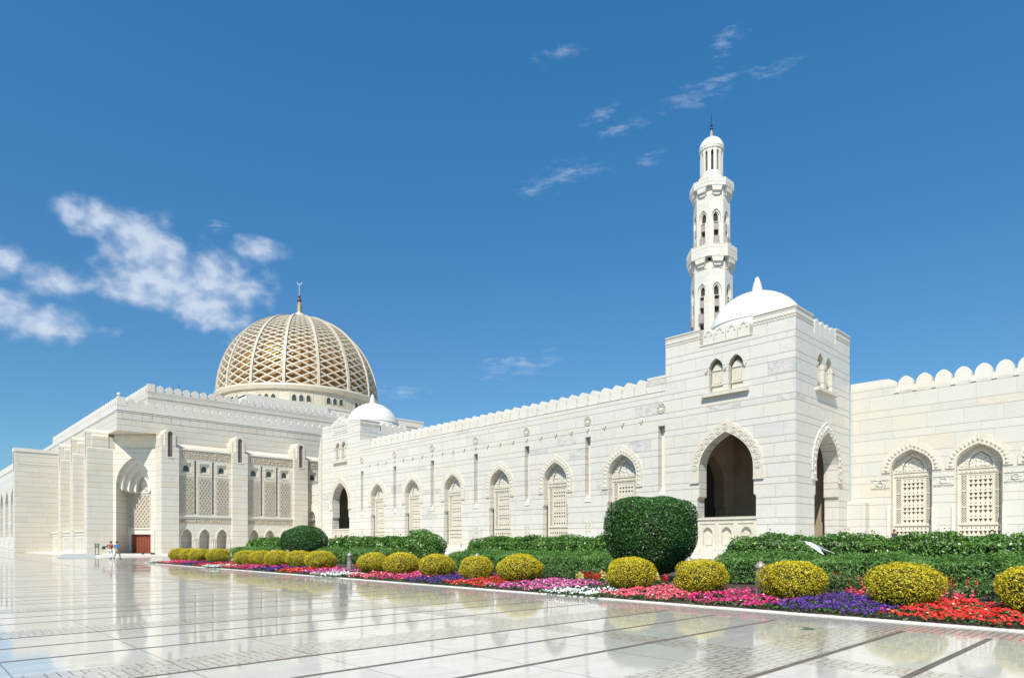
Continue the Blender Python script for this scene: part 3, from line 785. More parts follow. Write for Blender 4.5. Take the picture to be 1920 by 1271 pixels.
for k in range(17):
    u = -15.82 + k * 1.268
    if m0 is None: m0 = mw2.build('merlon', M_smooth, WG, origin=(0, 0, 0)); m0.location = F2.P(u, 13.61) - WG.location; u0 = u
    else: copies(m0, [(u - u0, 0, 0)])
mb = MB()
for k in range(18):
    u = -16.44 + k * 1.268
    mb.prism(F2, [(u - .16, 13.5), (u + .16, 13.5), (u + .05, 13.98), (u - .05, 13.98)], -.25, .07)
mb.prism(F2, arch(-16.95, .52, 13.9, 14.72, 8, 14.0)[:1] + [(-16.9, 14.25), (-16.43, 14.25), (-16.43, 14.3), (-16.6, 14.5), (-16.95, 14.68), (-17.5, 14.74), (-19.88, 14.74), (-19.88, 14.25)], -.55, -.001)
mb.build('parapet_sill', M_smooth, WG)
n0 = niche_window(WG, F2, nw[0], 1.43, 7.25, 8.88, .9, .6)
for k in range(1, 5): copy_tree(n0, (4.39 * k, 0, 0))
mb = MB(); c = nw[0]
archband(mb, F2, c, 1.47, 2.06, 7.35, 8.93, 9.66, 7.2, 0, .10, 14)
leafring(mb, F2, c, 1.5, 2.0, 7.35, 8.98, 9.6, 7.22, .10, 19, .14)
am = mb.build('arch_moulding', M_screen, WG, origin=F2.P(c, 7.2)); copies(am, [(4.39 * k, 0, 0) for k in range(1, 5)])
mb = MB()
c2 = nw[0] + 2.195
def plaque(mb, c2, hw):
    mb.box(F2, c2 - hw, c2 + hw, 6.62, 6.70, 0, .06); mb.box(F2, c2 - hw, c2 + hw, 7.16, 7.24, 0, .06) if False else None
    mb.box(F2, c2 - hw, c2 + hw, 5.98, 6.05, 0, .06)
    mb.box(F2, c2 - hw * .62, c2 + hw * .62, 6.14, 6.52, 0, .03)
    pts = [F2.P(c2 + .2 * math.cos(R(a)), 6.33 + .2 * math.sin(R(a)), .09) for a in range(0, 361, 24)]; mb.sweep(pts, [F2.N] * len(pts), .07, .09)
    n_ = int(hw * 2 / .12)
    for i in range(n_): mb.box(F2, c2 - hw + (i + .2) * .12, c2 - hw + (i + .7) * .12, 5.88, 5.94, 0, .04)
plaque(mb, c2, .68)
pq = mb.build('carved_plaque', M_relief, WG, origin=F2.P(c2, 6.3)); copies(pq, [(4.39 * k, 0, 0) for k in (-1, 1, 2, 3)])
# chamfered jambs below the windows
mb = MB(); c = nw[0]
for s_ in (-1, 1):
    e = c + s_ * 1.55
    mb.prism(F2, [(e - .12, .9), (e + .12, .9), (e + .12, 4.35), (e, 4.62), (e - .12, 4.35)], 0, .12)
jb = mb.build('jamb_shaft', M_smooth, WG, origin=F2.P(c, .9)); copies(jb, [(4.39 * k, 0, 0) for k in range(1, 5)])

# ------------------------------------------------------------------ low gate wall between far tower and hall
LW = empty('garden_gate_wall', (-93.5, 47.9, 0), 'low white wall with one pointed arch, between the far gate tower and the hall', 'wall')
F3 = FY(47.9)
mb = MB(); a3 = arch(-95.2, 1.05, 5.3, 6.5, 10, .9)
mb.panel(F3, [(-98.2, 0), (-90.6, 0), (-90.6, 10.6), (-98.2, 10.6)], [a3], 0, .9)
mb.add([F3.P(-98.2, 10.6, 0), F3.P(-90.6, 10.6, 0), F3.P(-90.6, 10.6, -.9), F3.P(-98.2, 10.6, -.9)], [(0, 1, 2, 3)])
mb.build('wall', M_arc, LW)
mb = MB(); archband(mb, F3, -95.2, 1.1, 1.75, 5.0, 6.55, 7.6, 2.5, 0, .1, 12)
for k in range(4): mb.box(F3, -96.2 + k * 1.25, -95.95 + k * 1.25, 9.0, 10.4, 0, .10)
mb.build('arch_moulding', M_smooth, LW)
# carved buttress edge on the far tower's left corner
mb = MB(); mb.prism(FY(47.2), [(-91.5, 0), (-90.6, 0), (-90.6, 18.0), (-90.75, 17.2), (-91.35, 15.2), (-91.5, 13.6)], -2.2, .25)
mb.build('carved_buttress', M_relief, TL)

# ------------------------------------------------------------------ prayer hall
HL = empty('prayer_hall', (-97.5, 21.65, 0), 'large marble prayer hall with tall buttresses, corner portal and latticed golden dome', 'mosque')
HX, HY = -97.5, 21.65
GX = FX(HX); GY = FY(HY)
ys = [26.3 + 9.27 * k for k in range(8)]                     # pillars on the +x face start here
mb = MB()
# upper walls, both faces
mb.add([GX.P(26.3, 14.0), GX.P(97, 14.0), GX.P(97, 19.0), GX.P(HY, 19.0), GX.P(HY, 16.36), GX.P(26.3, 16.36)], [(0, 1, 2, 5), (5, 2, 3, 4)])
mb.add([GY.P(-172, 14.0), GY.P(-102.1, 14.0), GY.P(-102.1, 16.36), GY.P(HX, 16.36), GY.P(HX, 19.0), GY.P(-172, 19.0)], [(0, 1, 2, 5), (2, 3, 4, 5)])
# soffit under the corner
mb.add([(HX, HY, 16.36), (HX, 26.3, 16.36), (-98.0, 26.3, 16.36), (-102.1, 22.2, 16.36), (-102.1, HY, 16.36)], [(4, 3, 2, 1, 0)])
# roof of the lower tier
mb.add([(HX - .01, HY + .01, 18.95), (HX - .01, 97, 18.95), (-172, 97, 18.95), (-172, HY + .01, 18.95)], [(0, 1, 2, 3)])
mb.build('upper_wall', M_hall, HL)
mb = MB()
s2 = math.sqrt(.5); GC = Fr((-102.1, 22.2, 0), (1, 1)); WC = 4.1 / s2      # chamfer wall
cc = 2.85
outer = arch(cc, 2.42, 9.3, 13.3, 16, 0.14)
mb.panel(GC, [(0, 0), (WC, 0), (WC, 14.35), (0, 14.35)], [outer], 0, 3.0)
mb.add([GC.P(0, 14.35, 0), GC.P(WC, 14.35, 0), GC.P(WC, 14.35, -.25), GC.P(0, 14.35, -.25)], [(0, 1, 2, 3)])
mb.build('portal_wall', M_hall, HL)
mb = MB(); mb.add([GC.P(WC, 14.35, -.25), GC.P(0, 14.35, -.25), GC.P(WC, 16.36, -.25), GC.P(0, 16.36, -.25)], [(1, 0, 2, 3)]); mb.build('portal_lintel', M_cream, HL)
mb = MB()
prev = (2.42, 9.3, 13.3)
for k, (w_, zs, za) in enumerate([(1.95, 9.1, 12.55), (1.42, 8.95, 11.75), (.85, 8.85, 10.9)]):
    d = -.65 * (k + 1)
    o_ = arch(cc, prev[0] + .02, prev[1] + .05, prev[2] + .02, 14, 8.7)
    i_ = arch(cc, w_, zs, za, 14)
    ou = arch(cc, prev[0] + .02, prev[1], prev[2] + .02, 14)
    # spandrel: outer arch curve plus scalloped underside
    lo = [(cc - prev[0], zs - .35)] + [(cc - (prev[0] + w_) / 2, zs - .05)] + [(cc - w_, zs - .35)]
    poly = ou + [(cc - prev[0] - .02, zs - .35), (cc - (prev[0] + w_) / 2, zs - .05), (cc - w_, zs - .35)] + list(reversed(i_)) + [(cc + w_, zs - .35), (cc + (prev[0] + w_) / 2, zs - .05), (cc + prev[0] + .02, zs - .35)]
    mb.prism(GC, poly, d - .65, d)
    prev = (w_, zs, za)
mb.build('stepped_arch', M_smooth, HL)
mb = MB()   # back wall of the portal with its carved panel
bk = -2.75
mb.panel(GC, [(cc - 2.45, 0), (cc + 2.45, 0), (cc + 2.45, 12), (cc - 2.45, 12)], [[(cc - 2.05, .14), (cc + 1.2, .14), (cc + 1.2, 2.78), (cc - 2.05, 2.78)]], bk, .5)
for (a, b_, z0, z1) in ((cc - 2.4, cc + 2.4, 3.5, 3.62), (cc - 2.3, cc + .75, 8.55, 8.68)): mb.box(GC, a, b_, z0, z1, bk, bk + .12)
mb.build('portal_back', M_smooth, HL)
mb = MB()
mb.box(GC, cc - 2.3, cc + .7, 3.75, 8.45, bk, bk + .05)
for j in range(13):
    for i in range(6):
        u = cc - 2.12 + i * .5 + (.25 if j % 2 else 0); z = 3.95 + j * .35
        if u > cc + .6: continue
        mb.box(GC, u - .07, u + .07, z - .08, z + .08, bk + .05, bk + .15); mb.box(GC, u, u + .15, z + .02, z + .08, bk + .05, bk + .12)
for j in range(3): mb.box(GC, cc - 2.1 + j, cc - 1.4 + j, 8.85, 9.5, bk, bk + .08)
mb.box(GC, cc + .95, cc + 1.1, 3.8, 10.2, bk, bk + .1); mb.box(GC, cc + 1.9, cc + 2.05, 3.8, 10.2, bk, bk + .1)
mb.build('carved_panel', M_studded, HL)
mb = MB(); mb.box(GC, cc - 2.05, cc + 1.2, .14, 2.78, bk - .42, bk - .3)
for k in range(8): mb.box(GC, cc - 2.0 + k * .4, cc - 1.93 + k * .4, .2, 2.7, bk - .31, bk - .25)
dr = mb.build('door', M_door, HL)
mb = MB()
for s_ in (-1, 1): mb.box(GC, cc - .42 + s_ * .2 - .03, cc - .42 + s_ * .2 + .03, 1.1, 1.35, bk - .3, bk - .2)
mb.build('handle', M_metal, dr)
mb = MB(); SJ = Fr(GC.P(cc + 2.42, 0, 0), (1, -1)); 
mb.panel(Fr(GC.P(WC - .55, 0, .001), (1, 1)), [(0, .14), (.5, .14), (.5, 3.4), (0, 3.4)], [[(.08, .2), (.42, .2), (.42, 2.7), (.08, 2.7)]], .05, .3)
mb.build('side_doorway', M_smooth, HL)

def pillar(fr, u0, dfront, dback, name='pillar'):
    """buttress with an arched cap and a slender grille window; fr origin plane, d = outwards"""
    mb = MB(); c = u0 + 1.08
    win = arch(c, .32, 16.2, 16.55, 8, 13.1)
    mb.prism(fr, [(u0, 0), (u0 + 2.16, 0), (u0 + 2.16, 14.45), (u0, 14.45)], dback, dfront - .002) if False else None
    mb.panel(fr, [(u0, 0), (u0 + 2.16, 0), (u0 + 2.16, 14.3), (u0 + 2.05, 14.45), (c + .66, 14.45), (c + .66, 16.3)] + [(c + .66 * math.cos(R(a)), 16.3 + .66 * math.sin(R(a))) for a in range(15, 180, 15)] + [(c - .66, 16.3), (c - .66, 14.45), (u0 + .11, 14.45), (u0, 14.3)], [win], dfront, .3)
    out = [(u0, 0), (u0 + 2.16, 0), (u0 + 2.16, 14.3), (u0 + 2.05, 14.45), (c + .66, 14.45), (c + .66, 16.3)] + [(c + .66 * math.cos(R(a)), 16.3 + .66 * math.sin(R(a))) for a in range(15, 180, 15)] + [(c - .66, 16.3), (c - .66, 14.45), (u0 + .11, 14.45), (u0, 14.3)]
    mb.rim(fr, out, dback, dfront)
    mb.prism(fr, [(u0 + .08, 14.46), (u0 + 2.08, 14.46), (u0 + 2.08, 15.95), (u0 + 1.75, 16.25), (u0 + .4, 16.25), (u0 + .08, 15.95)], dback, dfront - .55, back=False)
    p = mb.build(name, M_hall, HL, origin=fr.P(c, 0, dfront))
    mb = MB(); mb.tess(fr, [arch(c, .36, 16.2, 16.6, 8, 13.0)], dfront - .28); mb2 = mb.build('grille_recess', M_grille, p)
    mb = MB(); lattice_cells(mb, fr, c - .32, c + .32, 13.1, 16.4, dfront - .18, 3, .035, .04)
    mb.build('grille', M_pink, p); mb = MB(); mb.box(fr, c - .4, c + .4, 12.95, 13.09, dfront - .05, dfront + .06); mb.build('window_sill', M_smooth, p)
    return p
def bay(fr, u0, u1, d, detail=True):
    """bay between two pillars: three blind arches, three carved panels with small windows"""
    W = u1 - u0; cs = [u0 + W * f for f in (.158, .489, .82)]
    mb = MB(); hs = []; dp = []
    for c in cs: hs.append(arch(c + .06, .74, 2.25, 3.5, 10, .14)); dp.append(1.3)
    for c in cs: hs.append([(c - .62, 11.2), (c + .62, 11.2), (c + .62, 12.55), (c - .62, 12.55)]); dp.append(.22)
    for c in cs[:2]: hs.append([(c + 1.02, 5.55), (c + 1.30, 5.55), (c + 1.30, 12.9), (c + 1.02, 12.9)]); dp.append(.5)
    mb.panel(fr, [(u0, 0), (u1, 0), (u1, 14.4), (u0, 14.4)], hs, d, depths=dp)
    mb.add([fr.P(u0, 14.4, d), fr.P(u1, 14.4, d), fr.P(u1, 15.25, 0), fr.P(u0, 15.25, 0)], [(0, 1, 2, 3)])
    mb.tess(fr, [[(u0, 0), (u1, 0), (u1, 4.5), (u0, 4.5)]], d - 1.3); mb.tess(fr, [[(u0, 5), (u1, 5), (u1, 13), (u0, 13)]], d - .5)
    b = mb.build('bay_wall', M_hall, HL, origin=fr.P((u0 + u1) / 2, 0, d))
    mb = MB(); mb.box(fr, u0, u1, 5.16, 5.34, d, d + .16); mb.build('ledge', M_smooth, b); mb = MB(); mb.box(fr, u0, u1, 14.28, 14.45, d, d + .1); mb.build('coping', M_smooth, b)
    mb = MB(); mb.box(fr, u0 + .55, u1 - .05, 13.18, 14.2, d, d + .04); mb.build('frieze', M_frieze, b); mb = MB(); mb.box(fr, u0 + .05, u1 - .05, 4.3, 4.85, d, d + .03); mb.build('frieze', M_frieze, b)
    mb = MB()
    for c in cs:
        archband(mb, fr, c + .06, .76, .90, 2.25, 3.52, 3.78, 1.95, d, d + .07, 9)
    for k in range(4):
        c = (cs[0] + .06 - 1.17) + k * 2.35
        for s_ in (-.14, .14): mb.box(fr, c + s_ - .05, c + s_ + .05, .14, 2.1, d, d + .08)
        mb.box(fr, c - .3, c + .3, 2.1, 2.32, d, d + .1)
    mb.build('blind_arcade', M_smooth, b)
    for c in cs:
        mb = MB(); hole = arch(c, .37, 11.75, 12.28, 8, 11.4)
        mb.panel(fr, [(c - .62, 11.2), (c + .62, 11.2), (c + .62, 12.55), (c - .62, 12.55)], [hole], d - .22, .12)
        mb.box(fr, c - .62, c + .66, 11.1, 11.22, d - .2, d + .05)
        wn = mb.build('window', M_screen, b)
        mb = MB(); mb.tess(fr, [hole], d - .33); mb.build('pane', M_glass, wn)
        mb = MB(); mb.box(fr, c - .86, c + .86, 5.6, 10.75, d, d + .05)
        for j in range(14):
            for i in range(4):
                u = c - .68 + i * .42 + (.21 if j % 2 else 0); z = 5.8 + j * .355
                if u > c + .75: continue
                mb.box(fr, u - .05, u + .06, z - .09, z + .09, d + .05, d + .14); mb.box(fr, u - .05, u + .14, z + .03, z + .09, d + .05, d + .11)
        mb.build('carved_panel', M_studded, b)
    return b
FP = FX(-95.0)
p0 = pillar(FP, ys[0], 0, -3.3)
for k in range(1, 8): copy_tree(p0, (0, 9.27 * k, 0))
b0 = bay(GX, ys[0] + 2.16, ys[1], 1.9)
for k in range(1, 5): copy_tree(b0, (0, 9.27 * k, 0))
# -y face pillars
FQ = FY(19.2)
q0 = pillar(FQ, -104.26, 0, -3.3)
for k in range(1, 3): copy_tree(q0, (-9.27 * k, 0, 0))
mb = MB(); u0, u1 = -111.37, -104.26
w3 = arch((u0 + u1) / 2, 1.0, 9.5, 11.2, 10, 3.0)
mb.panel(FQ, [(u0, 0), (u1, 0), (u1, 14.2), (u0, 14.2)], [w3], -1.3, .8)
mb.add([FQ.P(u0, 14.2, -1.3), FQ.P(u1, 14.2, -1.3), FQ.P(u1, 14.9, -2.45), FQ.P(u0, 14.9, -2.45)], [(0, 1, 2, 3)])
b1 = mb.build('bay_wall', M_hall, HL, origin=FQ.P((u0 + u1) / 2, 0, -1.3))
mb = MB(); mb.tess(FQ, [w3], -2.1); mb.build('pane', M_glass, b1)
mb = MB(); hs = [arch(u0 + .9 + k * .9, .2, 2.1, 2.35, 5, .5) for k in range(7)]
mb.panel(FQ, [(u0, 0), (u1 + .0, 0), (u1, 3.1), (u0, 3.1)], hs, -.35, .3); mb.box(FQ, u0, u1, 3.1, 3.35, -1.3, -.2); mb.box(FQ, u0, u1, 2.65, 2.75, -.35, -.25)
mb.box(FQ, u0, u1, .14, 3.1, -1.25, -.7)
mb.build('balustrade', M_smooth, b1)
for k in range(1, 3): copy_tree(b1, (-9.27 * k, 0, 0))
# parapet course line + roof merlons
mb = MB()
mb.box(GX, HY, 97, 18.93, 19.56, -.55, .0); mb.box(GY, -172, HX - .6, 18.93, 19.56, -.55, .0)
for fr, a, b_ in ((GX, HY, 97), (GY, -172, HX)):
    mb.box(fr, a, b_, 18.82, 18.9, -.02, .05)
mb.build('parapet', M_smooth, HL)
mb = MB()
for k in range(62): mb.box(GX, HY + .6 + k * 1.19, HY + .64 + k * 1.19, 17.92, 18.82, -.02, .012)
mb.box(GX, HY, 97, 17.88, 17.92, -.02, .012)
mb.build('course_line', M_frieze, HL)
def add_merlons(parent, fr, start, step_, n, z, h, mesh_w, dirn, thick=.5):
    om = omega_mesh(dirn, mesh_w, h, thick); m = om.build('merlon', M_smooth, parent, origin=(0, 0, 0)); p = fr.P(start, z)
    m.location = p - parent.location
    off = fr.U * step_
    copies(m, [tuple(off * k) for k in range(1, n)])
mb = MB(); mb.box(GX, HY, HY + .95, 19.6, 20.75, -.55, .0); mb.box(GX, HY + .95, HY + 1.08, 19.6, 20.4, -.55, 0); mb.build('corner_merlon', M_smooth, HL)
add_merlons(HL, GX, HY + 1.66, 1.19, 26, 19.55, 1.18, 0.98, 'x', .3)
add_merlons(HL, GY, HX - 1.55, -1.19, 38, 19.55, 1.18, 0.98, 'y', .3)
# second tier
TX, TY = -102.4, 26.55
T1 = FX(TX); T2 = FY(TY)
mb = MB(); mb.box(T1, TY, 96, 18.9, 22.95, -60, 0); mb.box(T1, TY, 96, 22.15, 22.22, 0, .05); mb.box(T2, -165, TX, 22.15, 22.22, 0, .05)
for k in range(50): mb.box(T1, TY + .6 + k * 1.19, TY + .64 + k * 1.19, 20.9, 22.15, 0, .012)
mb.build('upper_tier', M_hall, HL)
mb = MB(); mb.box(T1, TY, TY + .95, 22.9, 24.1, -.55, .0); mb.build('corner_merlon', M_smooth, HL)
add_merlons(HL, T1, TY + 1.62, 1.19, 34, 22.9, 1.18, 0.98, 'x', .3)
mm = omega_mesh('y', 1.04, 1.12, .3); big = MB()
for k in range(40): big.add([(v[0] + TX - 1.55 - 1.19 * k, v[1] + TY, v[2] + 22.93) for v in mm.v], mm.f)
tag(big.build('merlon', M_smooth, HL), kind='stuff')
# platform and drum of the dome
DC = Vector((-137.4, 66.0, 0))
mb = MB(); mb.wbox(DC.x - 19.5, DC.x + 19.5, DC.y - 19.5, DC.y + 19.5, 22.9, 28.0); mb.wbox(DC.x - 19.4, DC.x + 19.8, DC.y - 19.6, DC.y - 3.5, 27.0, 28.35)
mb.wbox(DC.x - 19.6, DC.x + 19.6, DC.y - 19.6, DC.y + 19.6, 27.95, 28.2)
mb.build('dome_platform', M_smooth, HL)
RD = 16.8
mb = MB(); seg = 16; a_off = R(-60.6 + 4.0)
prof = [(RD + .5, 27.5), (RD + .5, 28.6), (RD + .15, 28.7), (RD + .15, 31.7), (RD + .55, 31.8), (RD + .75, 32.5), (RD + .6, 32.9), (RD - 2.2, 33.0)]
mb.lathe(DC, prof, 96, cap=False); drum = mb.build('drum', M_lattice, HL, smooth=False)
# windows of the drum
bx = MB()
vA = math.atan2(-DC.y, -DC.x)
ribs = [vA + R(-10.0 + 22.5 * k) for k in range(16)]      # placed so ribs fall as seen
w0 = None
for k in range(16):
    am = ribs[k] + R(11.25)
    for q in (-1, 0, 1):
        a = am + R(q * 4.6)
        O = (DC.x + (RD + .17) * math.cos(a), DC.y + (RD + .17) * math.sin(a), 0)
        fr = Fr(O, (-math.sin(a), math.cos(a)))
        mb = MB(); mb.prism(fr, arch(0, .40, 30.2, 30.75, 6, 29.5), -.1, .02, back=False)
        archband(mb, fr, 0, .42, .52, 30.2, 30.8, 30.92, 29.45, 0, .10, 6)
        wn = mb.build('window', M_lattice, drum, origin=O)
        mb = MB(); mb.tess(fr, [arch(0, .39, 30.2, 30.72, 6, 29.52)], .035); mb.build('pane', M_glass, wn)
mb = MB()
for k in range(16):
    for q in (-7.4, 7.4):
        a = ribs[k] + R(11.25 + q); O = (DC.x + (RD + .15) * math.cos(a), DC.y + (RD + .15) * math.sin(a), 0)
        fr = Fr(O, (-math.sin(a), math.cos(a))); mb.box(fr, -.06, .06, 28.7, 31.6, 0, .08)
    for q in range(-6, 7):
        a = ribs[k] + R(11.25 + q * 1.15); O = (DC.x + (RD + .15) * math.cos(a), DC.y + (RD + .15) * math.sin(a), 0)
        fr = Fr(O, (-math.sin(a), math.cos(a))); mb.prism(fr, [(-.15, 31.35), (0, 31.1), (.15, 31.35), (0, 31.55)], 0, .07, back=False)
mb.build('pilaster', M_lattice, drum)
# lattice shell
ZB, HD = 33.0, 17.95
def shell(th, h, off=0.0):
    a = h * math.pi / 2
    r = RD * max(1e-4, math.cos(a)) ** .92 + off * math.cos(a); z = ZB + HD * math.sin(a) + off * math.sin(a)
    return Vector((DC.x + r * math.cos(th), DC.y + r * math.sin(th), z)), Vector((math.cos(th) * math.cos(a), math.sin(th) * math.cos(a), math.sin(a))), r
DM = MB(); 
DM.lathe(DC, [((RD - 1.55) * max(.0005, math.cos(R(a))) ** .92, ZB - .5 + (HD - .8) * math.sin(R(a))) for a in range(0, 91, 5)], 48, cap=False)
dome = DM.build('dome', M_gold, HL, smooth=True)
HT = .925
for k in range(16):
    mb = MB(); pts = []; ups = []; ws = []
    for i in range(25):
        h = HT * i / 24 + .0; p, u, r = shell(ribs[k], h, .28); pts.append(p); ups.append(u); ws.append(.26 + .26 * r / RD)
    mb.sweep(pts, ups, ws, .75)
    mb.build('rib', M_lattice, dome)
lat = MB(); NH = 32
for sg in (1, -1):
    for k in range(NH):
        th = ribs[0] + 2 * math.pi * k / NH; h = -0.0; pts = []; ups = []; ws = []
        dh = .012
        while h < HT:
            p, u, r = shell(th, h, 0.0); pts.append(p); ups.append(u); ws.append(.13 + .13 * r / RD)
            # step: rise of ~3.1 m per 22.5 deg at the base, flattening gently above
            ds = dh * math.pi / 2 * HD * .98
            slope = .47 * (r / RD) ** .25
            th += sg * (ds / slope) / max(r, .6); h += dh
        if len(pts) > 2: lat.sweep(pts, ups, ws, .45)
lat.build('lattice', M_lattice, dome)
mb = MB()
p_, u_, rT = shell(0, HT, .35)
zT = p_.z
mb.lathe(DC, [(rT + .25, zT - .7), (rT + .3, zT + .05), (rT - .2, zT + .12), (rT - .2, zT - .5)], 40, cap=False)
mb.lathe(DC, [(rT - .2, zT - .4), (1.5, zT - .1), (1.25, zT + .6), (.95, zT + 1.0), (.9, zT + 1.15), (.001, zT + 1.2)], 24, cap=False)
mb.build('crown_ring', M_lattice, dome)
mb = MB(); zz = zT + .6
mb.lathe(DC, [(.85, zz), (.62, zz + .7), (.5, zz + 2.6), (.58, zz + 2.7), (.3, zz + 2.9), (.28, zz + 3.1), (.001, zz + 3.12)], 16, cap=False)
fin = mb.build('finial', plain('pale_gold_metal', (.55, .45, .28), .35, .1, 3, .7), dome)
mb = MB()
for zc, r in ((zz + 3.45, .44), (zz + 4.35, .32)): mb.lathe(DC, [(r * math.cos(R(a)), zc + r * math.sin(R(a))) for a in range(-88, 90, 16)], 14, cap=False)
mb.build('ball', plain('copper_ball', (.20, .06, .04), .3, .1, 3, .8), fin, smooth=True)
mb = MB(); mb.lathe(DC, [(.10, zz + 3.7), (.09, zz + 4.2), (.16, zz + 4.6), (.13, zz + 6.6), (.10, zz + 7.0), (.001, zz + 7.02)], 10, cap=False)
cr = []
for a in range(-200, 21, 12): cr.append(DC + Vector((-.04 * 0, 0, zz + 7.55)) + Vector((.6906, .7233, 0)) * .52 * math.cos(R(a)) + Vector((0, 0, .52 * math.sin(R(a)))))
mb.sweep(cr, [Vector((.7233, -.6906, 0))] * len(cr), [.03 + .15 * math.sin(math.pi * i / (len(cr) - 1)) for i in range(len(cr))], .08)
mb.build('crescent', plain('bright_metal', (.62, .60, .56), .3, .05, 3, .7), fin)

# things standing on the hall roof
mb = MB(); mb.lathe((-97.7, 21.9, 0), [(.12, 20.74), (.12, 20.9), (.07, 20.92), (.07, 21.0), (.2, 21.02), (.21, 21.22), (.08, 21.3), (.001, 21.32)], 12)
tag(mb.build('roof_lamp', M_dome, origin=(-97.7, 21.9, 20.74)), 'small round white lamp on the corner battlement of the prayer hall', 'lamp')
def antenna(x, y, z, label, arms):
    o = MB(); o.lathe((x, y, z), [(.04, 0), (.03, 1.3), (.001, 1.32)], 6)
    for k in range(arms): o.wbox(x - .03, x + .03, y - .5 + k * .12, y + .5 - k * .12, z + .8 + k * .16, z + .84 + k * .16)
    tag(o.build('antenna', M_black, origin=(x, y, z)), label, 'antenna')
antenna(-103.6, 31.0, 23.6, 'thin dark rod standing behind the upper battlement near the hall corner', 0)
antenna(-106, 38.2, 23.6, 'small spiky dark antenna behind the upper battlement, left of the great dome', 3)

# ------------------------------------------------------------------ far left block and arcade
BK = empty('end_block', (-130, 14.6, 0), 'plain tall marble buttress wall projecting at the left end of the prayer hall', 'wall')
mb = MB(); mb.wbox(-132.3, -130.0, 14.6, 23, 0, 16.2); mb.build('wall', M_hall, BK)
mb = MB(); mb.wbox(-132.4, -129.9, 14.5, 23, 16.2, 16.75); mb.wbox(-130.0, -129.96, 14.9, 20.5, 14.2, 14.3); mb.build('cornice', M_smooth, BK)
mb = MB(); fb_ = FY(14.6); mb.box(fb_, -131.4, -130.9, 13.2, 16.0, 0, .02); mb.build('slot_window', M_grille, BK)
FA = empty('far_arcade', (-175, 17, 0), 'distant white arcade with tall narrow arches at the left edge', 'building')
F4 = FY(17.0); cs = [-138.6 - 8.03 * k for k in range(11)]
mb = MB(); mb.panel(F4, [(-232, 0), (-132.4, 0), (-132.4, 15.4), (-232, 15.4)], [arch(c, 2.3, 8.5, 11.85, 12, 1.0) for c in cs], 0, 1.3)
mb.add([(-232, 17, 15.4), (-132.4, 17, 15.4), (-132.4, 21.6, 15.4), (-232, 21.6, 15.4)], [(0, 1, 2, 3)])
mb.build('wall', M_arc, FA)
mb = MB()
for c in cs: mb.tess(F4, [arch(c, 2.5, 8.5, 12, 12, .9)], -1.31)
mb.build('doorway', M_inner, FA)
mb = MB(); mb.box(F4, -232, -132.4, 15.3, 16.45, -.5, .1); mb.box(F4, -232, -132.4, 1.0, 2.7, -.8, -.1)
mb.build('parapet', M_smooth, FA)
FB = empty('far_hall_wing', (-185, 34, 0), 'pale flat roof block rising behind the distant arcade, far left', 'building')
mb = MB(); mb.wbox(-260, -172.5, 26, 60, 0, 18.6); mb.build('wall', M_hall, FB)
mb = MB(); mb.wbox(-260, -172.4, 25.9, 60, 18.6, 19.3); mb.build('cornice', M_smooth, FB)

# ------------------------------------------------------------------ minaret
MC = Vector((-35.45, 63.07, 0))
MN = empty('minaret', MC, 'tall slender octagonal white minaret with two balconies and a ribbed cap', 'minaret')
def oct_ring(mb, r0, z0, r1, z1):
    vs = []
    for r, z in ((r0, z0), (r1, z1)):
        for k in range(8): a = R(22.5 + 45 * k); vs.append((MC.x + r * math.cos(a), MC.y + r * math.sin(a), z))
    mb.add(vs, [(k, (k + 1) % 8, 8 + (k + 1) % 8, 8 + k) for k in range(8)])
def faces8(Rr):
    ap = Rr * math.cos(R(22.5))
    for k in range(8):
        a = R(45 * k); yield Fr((MC.x + ap * math.cos(a), MC.y + ap * math.sin(a), 0), (-math.sin(a), math.cos(a))), Rr * math.sin(R(22.5))
def section(Rr, z0, z1, za, zop, zbox, name):
    mb = MB(); dk = MB(); pk = MB(); tr = MB()
    for fr, hw in faces8(Rr):
        rec = arch(0, .47, za - .85, za, 10, za - 1.35)
                # recess tapers to the slot
        o = arch(0, .47, za - .85, za, 10, za - 1.35)
        full = [(-.25, zbox), (.25, zbox), (.25, za - 1.35), (.47, za - 1.35)] + o[1:-1] + [(-.47, za - 1.35), (-.25, za - 1.35)]
        mb.panel(fr, [(-hw, z0), (hw, z0), (hw, z1), (-hw, z1)], [full], 0, .32)
        tr.slab(fr, [(-.45, za - 1.35), (.45, za - 1.35)] + arch(0, .45, za - .85, za - .05, 8)[0:] , [arch(0, .33, za - .9, za - .2, 8, za - 1.30)], -.2, -.1)
        tr.slab(fr, [(-.34, za - 1.35), (.34, za - 1.35)] + arch(0, .34, za - .95, za - .2, 8)[0:], [arch(0, .245, za - .85, za - .32, 8, za - 1.33)], -.3, -.2)
        dk.tess(fr, [[(-.5, zbox - .1), (.5, zbox - .1), (.5, za), (-.5, za)]], -.33)
        pk.box(fr, -.25, .25, zop[0], zop[1], -.33, -.05)
        pk.prism(fr, [(-.27, zop[3]), (.27, zop[3]), (.27, zop[2]), (-.27, zop[2])], -.3, .22)
        for s_ in (-1, 1): tr.box(fr, s_ * .42 - .1, s_ * .42 + .1, z1 - .72, z1 - .64, 0, .06)
        tr.box(fr, -.16, .16, z1 - .45, z1 - .15, 0, .04)
    sh = mb.build('shaft', M_tower, MN); dk.build('dark_slot', M_dark, sh); pk.build('balconet', M_pink, sh); tr.build('arch_moulding', M_smooth, sh)
section(2.14, 22.6, 30.6, 28.45, (25.95, 26.7, 25.2, 24.3), 23.6, 'lower')
section(1.88, 31.0, 38.3, 36.1, (33.95, 34.6, 33.2, 32.4), 31.4, 'upper')
